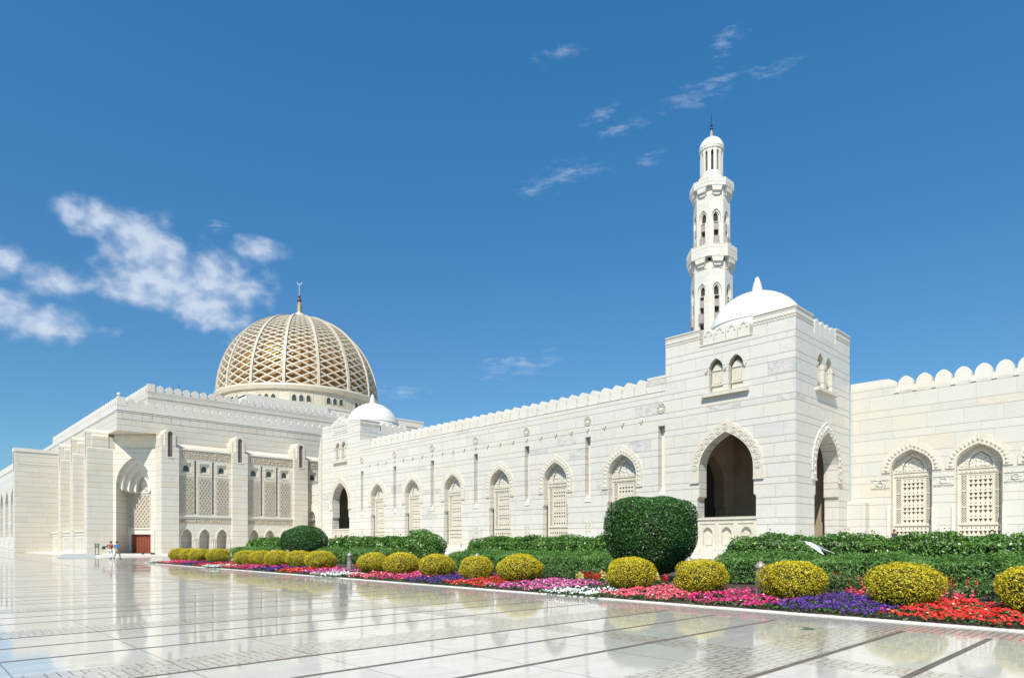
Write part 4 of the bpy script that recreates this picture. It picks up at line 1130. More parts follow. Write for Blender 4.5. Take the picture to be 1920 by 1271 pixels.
mb = MB(); oct_ring(mb, 2.5, 0, 2.5, 22.4); oct_ring(mb, 2.5, 22.4, 2.14, 22.6); mb.build('base', M_tower, MN)
def balcony(Ri, Ro, zc, zb, zt):
    mb = MB(); oct_ring(mb, Ro, zb, Ro, zt); oct_ring(mb, Ro, zt, Ro - .14, zt); oct_ring(mb, Ro - .14, zt, Ro - .14, zb + .2); oct_ring(mb, Ro - .14, zb + .25, Ri, zb + .25); oct_ring(mb, Ri, zb - .02, Ro, zb)
    b = mb.build('balcony', M_tower, MN)
    for fr, hw in faces8(Ro):
        mb = MB()
        mb.prism(fr, [(-hw * .62, zb), (-hw * .5, zb - .5), (hw * .5, zb - .5), (hw * .62, zb)], -(Ro - Ri) - .1, -.03)
        mb.prism(fr, [(-hw * .5, zb - .5), (-hw * .34, zb - .85), (hw * .34, zb - .85), (hw * .5, zb - .5)], -(Ro - Ri) - .1, -.2)
        mb.build('corbel', M_tower, b)
    mb = MB()
    for fr, hw in faces8(Ro):
        nd = 7
        for k in range(nd): mb.box(fr, -hw + (k + .25) * 2 * hw / nd, -hw + (k + .75) * 2 * hw / nd, zt - .02, zt + .13, -.12, .0)
        for k in range(9): mb.box(fr, -hw + (k + .3) * 2 * hw / 9, -hw + (k + .7) * 2 * hw / 9, zt - .30, zt - .2, 0, .035)
        mb.box(fr, -.2, .2, zb + .12, zb + .17, 0, .02)
    mb.build('parapet_carving', M_smooth, b)
balcony(2.1, 2.58, 30.0, 30.95, 32.15)
balcony(1.86, 2.26, 37.8, 38.35, 39.05)
mb = MB(); oct_ring(mb, 1.62, 38.4, 1.6, 39.7); oct_ring(mb, 1.6, 39.7, 1.25, 39.95)
for fr, hw in list(faces8(1.6)): pass
mb.build('lantern_base', M_tower, MN)
mb = MB()
frs = list(faces8(1.62)); mb.box(frs[6][0], -.62, -.28, 38.95, 39.3, -.02, .02); mb.box(frs[5][0], .0, .4, 38.9, 39.3, -.02, .02); mb.build('small_window', M_dark, MN)
mb = MB()
rc = 1.2
mb.lathe(MC, [(rc, 39.9), (rc, 40.4)], 32, cap=False); mb.lathe(MC, [(rc, 42.75), (rc + .06, 42.85), (rc + .06, 43.05), (rc, 43.1)], 32, cap=False)
for k in range(12):
    a = 2 * math.pi * (k + .1) / 12; ap = rc * math.cos(R(15))
    fr = Fr((MC.x + ap * math.cos(a), MC.y + ap * math.sin(a), 0), (-math.sin(a), math.cos(a)))
    hw = rc * math.sin(R(15))
    mb.panel(fr, [(-hw, 40.3), (hw, 40.3), (hw, 42.78), (-hw, 42.78)], [arch(0, .125, 42.35, 42.6, 6, 40.45)], 0, .25)
mb.build('lantern', M_tower, MN)
mb = MB(); mb.lathe(MC, [(.85, 40.0), (.85, 43)], 20, cap=False); mb.build('dark_slot', M_dark, MN)
mb = MB()
vs = []; fs = []; seg = 72; st = 12
for i in range(st + 1):
    a = R(90 * i / st)
    for k in range(seg):
        t = 2 * math.pi * k / seg; r = (1.22 + .055 * abs(math.sin(t * 9))) * math.cos(a) + .001; r *= 1.0
        vs.append((MC.x + r * math.cos(t), MC.y + r * math.sin(t), 43.1 + 1.3 * math.sin(a)))
for i in range(st):
    for k in range(seg): fs.append((i * seg + k, i * seg + (k + 1) % seg, (i + 1) * seg + (k + 1) % seg, (i + 1) * seg + k))
mb.add(vs, fs); mb.build('cap', M_dome, MN, smooth=True)
mb = MB(); mb.lathe(MC, [(.2, 44.3), (.13, 45.0), (.1, 45.05), (.1, 45.2), (.001, 45.2)], 10, cap=False)
mb.build('finial', M_pink, MN)
mb = MB()
for zc, r in ((45.35, .17), (45.75, .13)): mb.lathe(MC, [(r * math.cos(R(a)), zc + r * math.sin(R(a))) for a in range(-88, 90, 22)], 10, cap=False)
mb.lathe(MC, [(.03, 45.8), (.02, 47.0), (.001, 47.02)], 6, cap=False)
mb.build('spire', plain('dark_blue_metal', (.03, .035, .08), .3, .1, 3, .6), MN)

# ------------------------------------------------------------------ planting
LEAF = (np.array([(0, -.5, 0), (.26, -.02, .06), (0, .5, -.04), (-.26, -.02, .06)]), [(0, 1, 2, 3)])
BLADE = (np.array([(0, -.5, 0), (.085, -.1, .03), (0, .5, -.05), (-.085, -.1, .03)]), [(0, 1, 2, 3)])
_pet = []
for k in range(5):
    a = 2 * math.pi * k / 5; b = a + math.pi / 5
    _pet += [(.5 * math.cos(a), .5 * math.sin(a), .02), (.36 * math.cos(b), .36 * math.sin(b), .0)]
FLOWER = (np.array([(0, 0, -.10)] + _pet), [(0, 1 + i, 1 + (i + 1) % 10) for i in range(10)])
def scatter_mesh(name, tpl, P, Nn, size, mat, rnd, spin=None):
    tv, tf = tpl; n = len(P); k = len(tv)
    Nn = Nn / np.maximum(1e-6, np.linalg.norm(Nn, axis=1, keepdims=True))
    t = rng.normal(size=(n, 3)) if spin is None else spin
    t = t - (t * Nn).sum(1, keepdims=True) * Nn; t /= np.maximum(1e-6, np.linalg.norm(t, axis=1, keepdims=True))
    b = np.cross(Nn, t)
    V = P[:, None, :] + size[:, None, None] * (tv[None, :, 0:1] * b[:, None, :] + tv[None, :, 1:2] * t[:, None, :] + tv[None, :, 2:3] * Nn[:, None, :])
    V = V.reshape(-1, 3).astype(np.float32)
    m = len(tf); L = len(tf[0])
    F_ = (np.array(tf)[None] + (np.arange(n) * k)[:, None, None]).reshape(-1).astype(np.int32)
    me = bpy.data.meshes.new(name); me.vertices.add(len(V)); me.vertices.foreach_set('co', V.ravel())
    me.loops.add(len(F_)); me.loops.foreach_set('vertex_index', F_)
    me.polygons.add(n * m); me.polygons.foreach_set('loop_start', np.arange(0, n * m * L, L, dtype=np.int32))
    me.polygons.foreach_set('loop_total', np.full(n * m, L, dtype=np.int32))
    at = me.attributes.new('rnd', 'FLOAT', 'FACE'); at.data.foreach_set('value', np.repeat(rnd, m).astype(np.float32))
    me.update(calc_edges=True); me.materials.append(mat)
    return me
def link(name, me, parent=None, loc=(0, 0, 0)):
    o = bpy.data.objects.new(name, me); COL.objects.link(o); o.parent = parent; o.location = loc; return o
def lump(d, seed, f=3.0, amp=.06):
    r = np.random.default_rng(seed); s_ = np.zeros(len(d))
    for k in range(7):
        w_ = r.normal(size=3) * f; s_ += np.sin(d @ w_ + r.uniform(0, 6.28))
    return 1 + amp * s_ / 2.6
def bush_mesh(rx, rz, pw, n, leaf, mat, seed, taper=.0, amp=.04, zc=None, tpl=LEAF, out=.55, vy=1.0, depth=.13):
    """leaves on a shell of a superellipsoid standing on z=0"""
    d = rng.normal(size=(n, 3)); d /= np.linalg.norm(d, axis=1, keepdims=True)
    q = np.abs(d) ** pw; rr = 1 / (q[:, 0] + q[:, 1] + q[:, 2]) ** (1 / pw)
    s_ = rr * lump(d, seed, 4.0, amp) * (1 - depth * rng.random(n) ** 1.5)
    P = d * s_[:, None]; hz = P[:, 2].copy()
    tp = 1 - taper * np.clip(-hz, 0, 1) ** 1.5
    P = P * np.array([rx, rx * vy, rz]); P[:, 0] *= tp; P[:, 1] *= tp
    P[:, 2] += rz if zc is None else zc
    nn = d * out + rng.normal(size=(n, 3)) * .45 + np.array([0, 0, .35])
    sz = leaf * rng.uniform(.7, 1.3, n)
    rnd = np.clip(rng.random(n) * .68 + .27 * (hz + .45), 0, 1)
    return scatter_mesh('foliage', tpl, P, nn, sz, mat, rnd)
def core_mesh(rx, rz, pw, taper=.0, k=.86, mat=M_core, zc=None, vy=1.0):
    mb = MB(); vs = []; st, seg = 12, 20
    for i in range(st + 1):
        for j in range(seg):
            a = math.pi * (i / st - .5); t = 2 * math.pi * j / seg
            d = (math.cos(a) * math.cos(t), math.cos(a) * math.sin(t), math.sin(a))
            r = k / sum(abs(c) ** pw for c in d) ** (1 / pw); tp = 1 - taper * max(0, -d[2] * r) ** 1.5
            vs.append((d[0] * r * rx * tp, d[1] * r * rx * tp * vy, d[2] * r * rz + (rz if zc is None else zc)))
    mb.add(vs, [(i * seg + j, i * seg + (j + 1) % seg, (i + 1) * seg + (j + 1) % seg, (i + 1) * seg + j) for i in range(st) for j in range(seg)])
    me = bpy.data.meshes.new('twigs'); me.from_pydata(mb.v, [], mb.f); me.materials.append(mat); me.polygons.foreach_set('use_smooth', [True] * len(mb.f))
    return me
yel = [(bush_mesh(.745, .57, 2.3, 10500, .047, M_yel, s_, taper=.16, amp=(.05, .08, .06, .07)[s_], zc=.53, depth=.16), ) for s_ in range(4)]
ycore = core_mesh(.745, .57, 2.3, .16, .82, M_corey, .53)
YX = [-2.29, -4.84, -7.54, -10.27, -12.84, -18.06, -20.62, -23.35, -26.02, -28.61, -34.1, -36.81, -39.59, -42.33, -44.53, -50.09, -53.6, -56.2, -58.6]
YL = ['golden clipped round shrub cut off by the right edge of the photo', 'largest golden clipped shrub, between the purple and red flowers at the right',
      'golden clipped shrub just right of the tall bollard, behind purple flowers', 'golden clipped shrub just left of the tall bollard, behind coral flowers',
      'golden clipped shrub in front of the big dark green topiary', 'golden clipped shrub, widest of five left of the white flowers, behind pink flowers',
      'golden clipped shrub behind the middle red flowers, second in the group of five', 'golden clipped shrub behind purple flowers, third in the middle group of five',
      'golden clipped shrub beneath the leafy pointed bush, fourth in the middle group of five', 'golden clipped shrub just right of the far bollard, last of the middle group',
      'golden clipped shrub just left of the far bollard, by the round dark green bush', 'golden clipped shrub, second of five below the round dark green bush',
      'golden clipped shrub, third of five below the hall buttress', 'golden clipped shrub, fourth of five below the hall buttress', 'golden clipped shrub, leftmost of the five below the hall buttress',
      'golden clipped shrub, rightmost of four touching shrubs at the far end', 'golden clipped shrub, third from left of the four at the far end',
      'golden clipped shrub, second from left of the four at the far end', 'golden clipped shrub, very last and leftmost of the whole row']
for i, x in enumerate(YX):
    sc_ = (1, 1.02, 1.04, 1.0, 1.03, 1.12, .93, .99, 1.06, 1.02, 1.12, 1.06, 1.04, .98, 1.0, 1.12, 1.08, 1.1, 1.1)[i]
    o = empty('golden_shrub', (x * .963, 17.0 + .08 * math.sin(i * 3.1), .04), YL[i], 'shrub', 'golden clipped shrubs along the flower bed')
    f = link('foliage', yel[i % 4][0], o); c = link('twigs', ycore, o)
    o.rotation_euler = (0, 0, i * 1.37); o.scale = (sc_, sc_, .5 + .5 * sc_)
# big topiary and two round bushes
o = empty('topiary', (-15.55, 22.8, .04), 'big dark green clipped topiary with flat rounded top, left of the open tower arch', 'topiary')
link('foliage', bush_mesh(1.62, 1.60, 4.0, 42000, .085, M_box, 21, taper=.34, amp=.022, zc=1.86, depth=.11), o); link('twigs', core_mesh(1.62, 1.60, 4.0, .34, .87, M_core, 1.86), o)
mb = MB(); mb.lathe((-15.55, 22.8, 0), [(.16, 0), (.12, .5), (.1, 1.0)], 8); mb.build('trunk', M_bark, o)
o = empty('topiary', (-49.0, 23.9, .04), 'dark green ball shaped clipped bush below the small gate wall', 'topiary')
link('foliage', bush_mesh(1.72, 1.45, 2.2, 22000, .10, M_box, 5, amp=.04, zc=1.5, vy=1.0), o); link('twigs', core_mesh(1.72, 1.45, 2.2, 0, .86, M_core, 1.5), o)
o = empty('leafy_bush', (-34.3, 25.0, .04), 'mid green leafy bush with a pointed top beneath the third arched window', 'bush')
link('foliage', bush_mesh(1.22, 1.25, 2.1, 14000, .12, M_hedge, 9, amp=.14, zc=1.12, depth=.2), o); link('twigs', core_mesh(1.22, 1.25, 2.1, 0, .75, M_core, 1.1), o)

def hedge(name, x0, x1, yc, hy, h, n, leaf, mat, tpl, label, amp=.12, gaps=(), zlow=.0, tuft=0):
    L = x1 - x0
    def prof(x, seed=3):  # uneven top
        return 1 + amp * (.5 * np.sin(x * 1.9 + seed) + .3 * np.sin(x * 4.3 + seed * 2) + .25 * np.sin(x * 9.1))
    u = x0 + L * rng.random(n); t = rng.random(n)
    per = np.array([h * .9, 2 * hy, h * .25]); cut = np.cumsum(per) / per.sum()
    z = np.where(t < cut[0], h * (.08 + .92 * rng.random(n)), np.where(t < cut[1], h, h * rng.random(n)))
    y = np.where(t < cut[0], -hy, np.where(t < cut[1], rng.uniform(-hy, hy, n), hy))
    # round the shoulder
    sh = np.clip((z - h * .65) / (h * .35), 0, 1); y = np.where(t < cut[1], y * np.where(t < cut[0], 1 - .35 * sh ** 2, 1), y)
    z = np.where((t >= cut[0]) & (t < cut[1]), h * (1 - .22 * np.abs(y / hy) ** 3), z)
    ends = np.minimum((u - x0), (x1 - u)); z = z * np.clip(.55 + ends / 1.2, .3, 1)
    inn = rng.random(n) ** 1.6 * .35
    P = np.stack([u, y * (1 - inn), z * (1 - inn * .5) * prof(u)], 1)
    P[:, 1] += .12 * np.sin(u * 2.7) + .08 * np.sin(u * 6.1 + 1)
    sh_ = (rng.random(n) < .05) & (P[:, 2] > h * .8); P[sh_, 2] += .22 * rng.random(sh_.sum())
    keep = np.ones(n, bool)
    for (g0, g1, gz) in gaps: keep &= ~((u > g0) & (u < g1) & (P[:, 2] < gz) & (rng.random(n) < .8))
    P = P[keep]; n = len(P); hz = P[:, 2] / h
    nn = np.stack([rng.normal(size=n) * .5, -np.ones(n) * .55 * (hz < .85) + rng.normal(size=n) * .5, .45 + rng.normal(size=n) * .45 + hz * .4], 1)
    spin = rng.normal(size=(n, 3)) * .55 + np.array([0, -.3, .75]) if tpl is BLADE else None
    P[:, 1] += yc
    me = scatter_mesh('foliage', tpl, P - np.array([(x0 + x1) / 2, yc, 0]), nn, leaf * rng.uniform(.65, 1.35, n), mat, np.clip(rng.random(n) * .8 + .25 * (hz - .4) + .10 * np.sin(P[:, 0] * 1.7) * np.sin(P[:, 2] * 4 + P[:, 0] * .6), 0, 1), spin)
    o = empty(name, ((x0 + x1) / 2, yc, .04), label, 'hedge')
    link('foliage', me, o)
    mb = MB(); mb.box(FY(yc - hy * .55), x0 + .4, x1 - .4, .04 if not gaps else .55, h * .78, -hy * 1.1, 0)
    for k in range(int(L / .5)):
        x = x0 + .3 + k * .5 + .2 * random.random(); mb.lathe((x, yc - hy * .3 * random.random(), 0), [(.025, .04), (.018, h * .7)], 5, cap=False)
    mb.build('stems', M_core, o)
    return o
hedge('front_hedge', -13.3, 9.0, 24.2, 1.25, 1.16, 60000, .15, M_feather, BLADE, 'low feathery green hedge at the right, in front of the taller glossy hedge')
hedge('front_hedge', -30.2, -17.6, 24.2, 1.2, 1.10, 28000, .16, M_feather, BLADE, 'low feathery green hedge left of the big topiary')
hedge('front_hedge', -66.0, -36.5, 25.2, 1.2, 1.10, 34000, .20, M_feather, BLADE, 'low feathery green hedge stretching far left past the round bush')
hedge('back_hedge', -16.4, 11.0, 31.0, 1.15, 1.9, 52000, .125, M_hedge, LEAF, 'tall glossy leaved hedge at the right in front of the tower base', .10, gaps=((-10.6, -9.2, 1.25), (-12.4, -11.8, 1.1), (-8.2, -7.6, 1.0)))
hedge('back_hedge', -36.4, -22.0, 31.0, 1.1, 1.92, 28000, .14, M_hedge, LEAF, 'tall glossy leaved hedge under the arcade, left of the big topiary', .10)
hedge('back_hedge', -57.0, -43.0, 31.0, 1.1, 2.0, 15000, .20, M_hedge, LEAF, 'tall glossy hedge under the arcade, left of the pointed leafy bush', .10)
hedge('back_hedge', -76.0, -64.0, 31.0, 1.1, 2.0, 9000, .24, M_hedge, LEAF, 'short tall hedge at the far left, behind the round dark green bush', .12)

def patch(color, x0, x1, label, y0=14.95, y1=17.7, dens=150, size=.075, h=.17, hx=.12, wob=.35):
    A = (x1 - x0) * (y1 - y0); n = int(A * dens)
    x = rng.uniform(x0 - wob, x1 + wob, n); y = rng.uniform(y0, y1, n)
    sh = .35 * (y - y0)          # the drifts lean back towards the right
    edge = np.sin(y * 5.3 + x0) * .15
    k = (x > x0 + edge) & (x < x1 + edge + .0)
    front = y0 + .05 + .06 * np.sin(x * 7) ; k &= y > front - .14
    x, y = x[k], y[k]; n = len(x)
    top = h * (.65 + .35 * np.sin(x * 5.1 + y * 3.3) * np.sin(y * 4.7 + 1)) + hx * (y - y0) / (y1 - y0)
    top = np.maximum(top, .09) * np.clip((y - y0) / .15 + .6, 0, 1)
    P = np.stack([x, y, .06 + top * rng.uniform(.75, 1.1, n)], 1)
    nn = np.stack([rng.normal(size=n) * .45, rng.normal(size=n) * .45 - .35, np.ones(n)], 1)
    org = np.array([(x0 + x1) / 2, (y0 + y1) / 2, 0.0])
    fl = scatter_mesh('flowers', FLOWER, P - org, nn, size * rng.uniform(.75, 1.25, n), M_fl[color], rng.random(n))
    o = link('flower_drift', fl, None, tuple(org)); tag(o, label, 'flowers', None, 'stuff')
    m = int(n * 1.5); i = rng.integers(0, n, m)
    Q = P[i] + rng.normal(size=(m, 3)) * np.array([.05, .04, .015]); Q[:, 1] = np.maximum(Q[:, 1], y0 + .02); Q[:, 2] = np.maximum(.05, Q[:, 2] * rng.uniform(.35, .98, m))
    nn = np.stack([rng.normal(size=m) * .6, rng.normal(size=m) * .6 - .3, np.ones(m)], 1)
    g = scatter_mesh('leaves', LEAF, Q - org, nn, size * 1.15 * rng.uniform(.7, 1.3, m), M_leaf, rng.random(m))
    c = link('leaves', g, o); c['kind'] = 'stuff'
    return o
seq = [('white', -56.3, -54.6), ('coral', -54.6, -51.5), ('magenta', -51.5, -49), ('purple', -49, -46.6), ('red', -46.6, -44), ('white', -44, -41.5), ('coral', -41.5, -39.5),
       ('magenta', -39.5, -36.7), ('purple', -36.7, -33.9), ('red', -33.9, -31.3), ('pink', -31.3, -28.9), ('white', -28.9, -26.4), ('coral', -26.4, -24.2), ('magenta', -24.2, -21.75),
       ('purple', -21.75, -19.3), ('red', -19.3, -16.8), ('pink', -16.8, -13.9), ('white', -13.9, -11.9), ('coral', -11.9, -9.3), ('magenta', -9.3, -6.9), ('purple', -6.9, -4.4), ('red', -4.4, 1.5), ('pink', 1.5, 5)]
tot = {}
for c, *_ in seq: tot[c] = tot.get(c, 0) + 1
cnt = {}; words = ['nearest', 'second nearest', 'third nearest', 'farthest']
for c, a, b in reversed(seq):
    k = cnt.get(c, 0); cnt[c] = k + 1
    wd = 'farthest' if k == tot[c] - 1 else words[k]
    lab = 'drift of %s petunias along the white kerb, %s of the %s patches' % (c, wd, c)
    near = a > -25
    if c == 'white': patch(c, a, b, lab, 14.45, 16.1, 170, .08, .15, .04)
    else: patch(c, a, b, lab, 14.76, 17.9 if near else 17.4, 230 if near else 130, .070 if near else .10)
# snapdragons and low shrubs behind
def spikes(color, pts, label, hh=.42, nper=26, size=.055):
    P = []; 
    for (x, y, r, m) in pts:
        for _ in range(m):
            a = rng.uniform(0, 6.28); q = r * math.sqrt(rng.random()); bx, by = x + q * math.cos(a), y + q * .7 * math.sin(a); H = hh * rng.uniform(.7, 1.15)
            for _ in range(nper):
                t = rng.random(); P.append((bx + rng.normal() * .03 * (1.2 - t), by + rng.normal() * .03 * (1.2 - t), .04 + H * (.45 + .55 * t)))
    P = np.array(P); n = len(P); org = np.array([P[:, 0].mean(), P[:, 1].mean(), 0])
    fl = scatter_mesh('flowers', FLOWER, P - org, rng.normal(size=(n, 3)) + np.array([0, -.5, .4]), size * rng.uniform(.7, 1.2, n), M_fl[color], rng.random(n))
    o = link('snapdragons', fl, None, tuple(org)); tag(o, label, 'flowers', None, 'stuff')
    m = n; Q = P.copy(); Q[:, 2] = .04 + (Q[:, 2] - .04) * rng.uniform(.1, .65, n); Q[:, :2] += rng.normal(size=(n, 2)) * .05
    c = link('leaves', scatter_mesh('leaves', LEAF, Q - org, rng.normal(size=(m, 3)) * .7 + np.array([0, -.3, .6]), .085 * rng.uniform(.7, 1.3, m), M_leaf, rng.random(m)), o); c['kind'] = 'stuff'
spikes('red', [(-16.6 + .45 * k, 20.0 + .3 * math.sin(k * 2), .3, 7) for k in range(8)], 'red snapdragons in the open soil left of the big topiary')
spikes('yellow', [(-16.9 + .62 * k, 19.5 + .25 * math.cos(k * 3), .14, 5) for k in range(7)], 'yellow snapdragons mixed with red ones, left of the big topiary', .46)
spikes('yellow', [(-11.2, 19.3, .3, 12), (-9.0, 19.2, .12, 4)], 'pale yellow snapdragons between the golden shrubs under the topiary', .42)
spikes('yellow', [(-2.9, 19.2, .35, 9), (-5.7, 18.7, .12, 3)], 'few pale yellow snapdragons near the right edge of the bed', .38)
spikes('coral', [(-6.6 + .35 * k, 19.2, .2, 6) for k in range(4)] + [(-3.9, 19.2, .25, 8), (-4.3, 19.3, .2, 6)], 'coral snapdragons behind the nearest purple petunias', .36)
spikes('red', [(-32.6, 19.2, .5, 14), (-31.4, 19.3, .4, 10), (-47.5, 19.3, .5, 10)], 'red snapdragons around the far bollard', .4)
spikes('yellow', [(-32.9, 18.9, .15, 5), (-47.6, 18.9, .3, 10), (-25.0, 18.9, .2, 6), (-22.1, 19.0, .2, 8), (-19.3, 19.0, .2, 8)], 'pale yellow snapdragons peeping between the far golden shrubs', .45)
spikes('orange', [(-8.6 + .5 * k, 21.2 + .2 * math.sin(k), .3, 3) for k in range(17)], 'scattered orange ixora flower heads before the right hedge', .66, 16, .06)
def low_row(x0, x1, y, label, n, h=.55):
    P = np.stack([rng.uniform(x0, x1, n), y + rng.uniform(-.45, .45, n), .05 + h * rng.random(n) ** .6], 1)
    P[:, 2] *= .75 + .25 * np.sin(P[:, 0] * 3.1)
    org = np.array([(x0 + x1) / 2, y, 0])
    o = link('low_shrubs', scatter_mesh('foliage', LEAF, P - org, rng.normal(size=(n, 3)) * .6 + np.array([0, -.4, .6]), .10 * rng.uniform(.7, 1.3, n), M_leaf, rng.random(n)), None, tuple(org))
    tag(o, label, 'ground cover', None, 'stuff')
low_row(-9.8, 6, 21.3, 'low dark green ixora planting in front of the right feathery hedge', 9000)
low_row(-22, -17.0, 21.4, 'low dark planting in front of the middle feathery hedge', 3000, .5)

# ------------------------------------------------------------------ bollard lights
def bollard(x, y, label, src=None):
    if src: 
        c = src.copy(); COL.objects.link(c); c.location = (x, y, 0); c['label'] = label
        for ch in src.children:
            d = ch.copy(); COL.objects.link(d); d.parent = c
        return c
    r = empty('bollard_light', (x, y, 0), label, 'bollard', 'bollard lights in the flower bed')
    mb = MB(); mb.lathe((x, y, 0), [(.135, .02), (.135, .62), (.12, .64)], 20); mb.build('post', M_metal, r)
    mb = MB()
    for k in range(5): mb.lathe((x, y, 0), [(.09, .655 + k * .05), (.125, .66 + k * .05), (.125, .68 + k * .05), (.09, .70 + k * .05)], 20)
    for k in range(4): a = R(45 + 90 * k); mb.lathe((x + .115 * math.cos(a), y + .115 * math.sin(a), 0), [(.012, .64), (.012, .92)], 6)
    mb.build('louvre', M_metal, r)
    mb = MB(); mb.lathe((x, y, 0), [(.07, .64), (.07, .92)], 12); mb.build('lens', M_screen, r)
    mb = MB(); mb.lathe((x, y, 0), [(.14, .91), (.145, .95), (.13, 1.0), (.10, 1.05), (.05, 1.08), (.03, 1.11), (.001, 1.115)], 20); mb.build('cap', M_metal, r, smooth=True)
    return r
bo = bollard(-8.06, 16.9, 'nearest grey louvred bollard light, standing in magenta flowers')
bollard(-29.6, 16.9, 'grey bollard light between two golden shrubs below the far tower', bo)
bollard(-12.1, 20.0, 'bollard light showing only its dome beside the big topiary', bo)
bollard(-21.4, 20.5, 'bollard top peeping over the widest middle golden shrub', bo)
bollard(-23.9, 20.5, 'bollard top peeping over the golden shrub behind the red flowers', bo)
bollard(-44.5, 20.5, 'bollard top just left of the round dark green bush', bo)
bollard(-47.0, 20.5, 'bollard top over the golden shrubs below the last hall buttress', bo)
bollard(-56.1, 20.5, 'farthest bollard top, at the right end of the four far golden shrubs', bo)

# ------------------------------------------------------------------ sign, shoes, ramp
sg_ = empty('sign_board', (-93.0, 18.5, .14), 'small dark green notice board on two black legs beside the hall corner', 'sign')
fs_ = Fr((-93.0, 18.5, 0), (.6906, .7233))
mb = MB(); mb.box(fs_, -.27, .27, 1.02, 1.50, -.03, .03); mb.build('board', M_green, sg_)
mb = MB()
for k, (w_, z) in enumerate([(.30, 1.38), (.20, 1.31), (.34, 1.24), (.26, 1.17)]): mb.box(fs_, -w_ / 2, w_ / 2, z, z + .022, .03, .034)
mb.build('lettering', M_cream, sg_)
for s_ in (-1, 1):
    mb = MB(); mb.box(fs_, s_ * .19 - .03, s_ * .19 + .03, .18, 1.1, -.04, .0); mb.box(fs_, s_ * .19 - .06, s_ * .19 + .06, .14, .2, -.3, .3); mb.build('leg', M_black, sg_)
mb = MB(); mb.box(fs_, -.4, .4, .14, .18, -.28, -.2); mb.box(fs_, -.4, .4, .14, .18, .2, .28); mb.build('base', M_black, sg_)
for i, (x, y, lab) in enumerate([(-91.2, 23.1, 'dark shoe left at the edge of the red-brown door'), (-90.0, 23.8, 'left one of two dark shoes on the step by the buttress'), (-89.85, 24.0, 'right one of two dark shoes on the step by the buttress')]):
    mb = MB(); mb.lathe((x, y, .14), [(.16, 0), (.17, .07), (.12, .14), (.04, .17), (.001, .175)], 10)
    mb.v = [(x + (v[0] - x) * 1.7, y + (v[1] - y) * .8, v[2] + (.08 if v[0] < x else 0) * (v[2] > .2)) for v in mb.v]
    tag(mb.build('shoe', M_black, origin=(x, y, .14), smooth=True), lab, 'shoe', 'shoes left on the hall steps')
mb = MB()
mb.add([(-79.2, 12.3, .01), (-80.5, 16.0, .01), (-91.5, 18.0, .30), (-90.0, 14.6, .34), (-90.0, 14.6, .0), (-91.5, 18.0, .0)], [(0, 1, 2, 3), (0, 3, 4), (1, 5, 2), (3, 2, 5, 4)])
tag(mb.build('access_ramp', plain('grey_ramp_stone', (.42, .42, .40), .5, .1, 2), origin=(-84, 14, 0)), 'shallow grey stone ramp leading up to the hall platform', 'ramp')

# ------------------------------------------------------------------ people
def skin_obj(name, chains, mat, parent, sub=2):
    """chains: list of (points, radii); chains share a joint when a point repeats"""
    vs = []; rs = []; es = []; idx = {}
    for pts, rad in chains:
        last = None
        for p, r in zip(pts, rad):
            k = tuple(round(c, 4) for c in p)
            if k not in idx: idx[k] = len(vs); vs.append(p); rs.append(r)
            i = idx[k]
            if last is not None and last != i: es.append((last, i))
            last = i
    me = bpy.data.meshes.new(name); me.from_pydata(vs, es, []); me.materials.append(mat)
    o = bpy.data.objects.new(name, me); COL.objects.link(o); o.parent = parent
    me_s = o.modifiers.new('skin', 'SKIN'); me_s.use_smooth_shade = True
    if not me.skin_vertices: 
        pass
    sv = me.skin_vertices[0].data
    for i, r in enumerate(rs): sv[i].radius = (r if not hasattr(r, '__len__') else r[0], r if not hasattr(r, '__len__') else r[1])
    sv[0].use_root = True
    m2 = o.modifiers.new('sub', 'SUBSURF'); m2.levels = sub; m2.render_levels = sub
    return o
M_skin = plain('skin', (.32, .17, .10), .55, .08, 5)
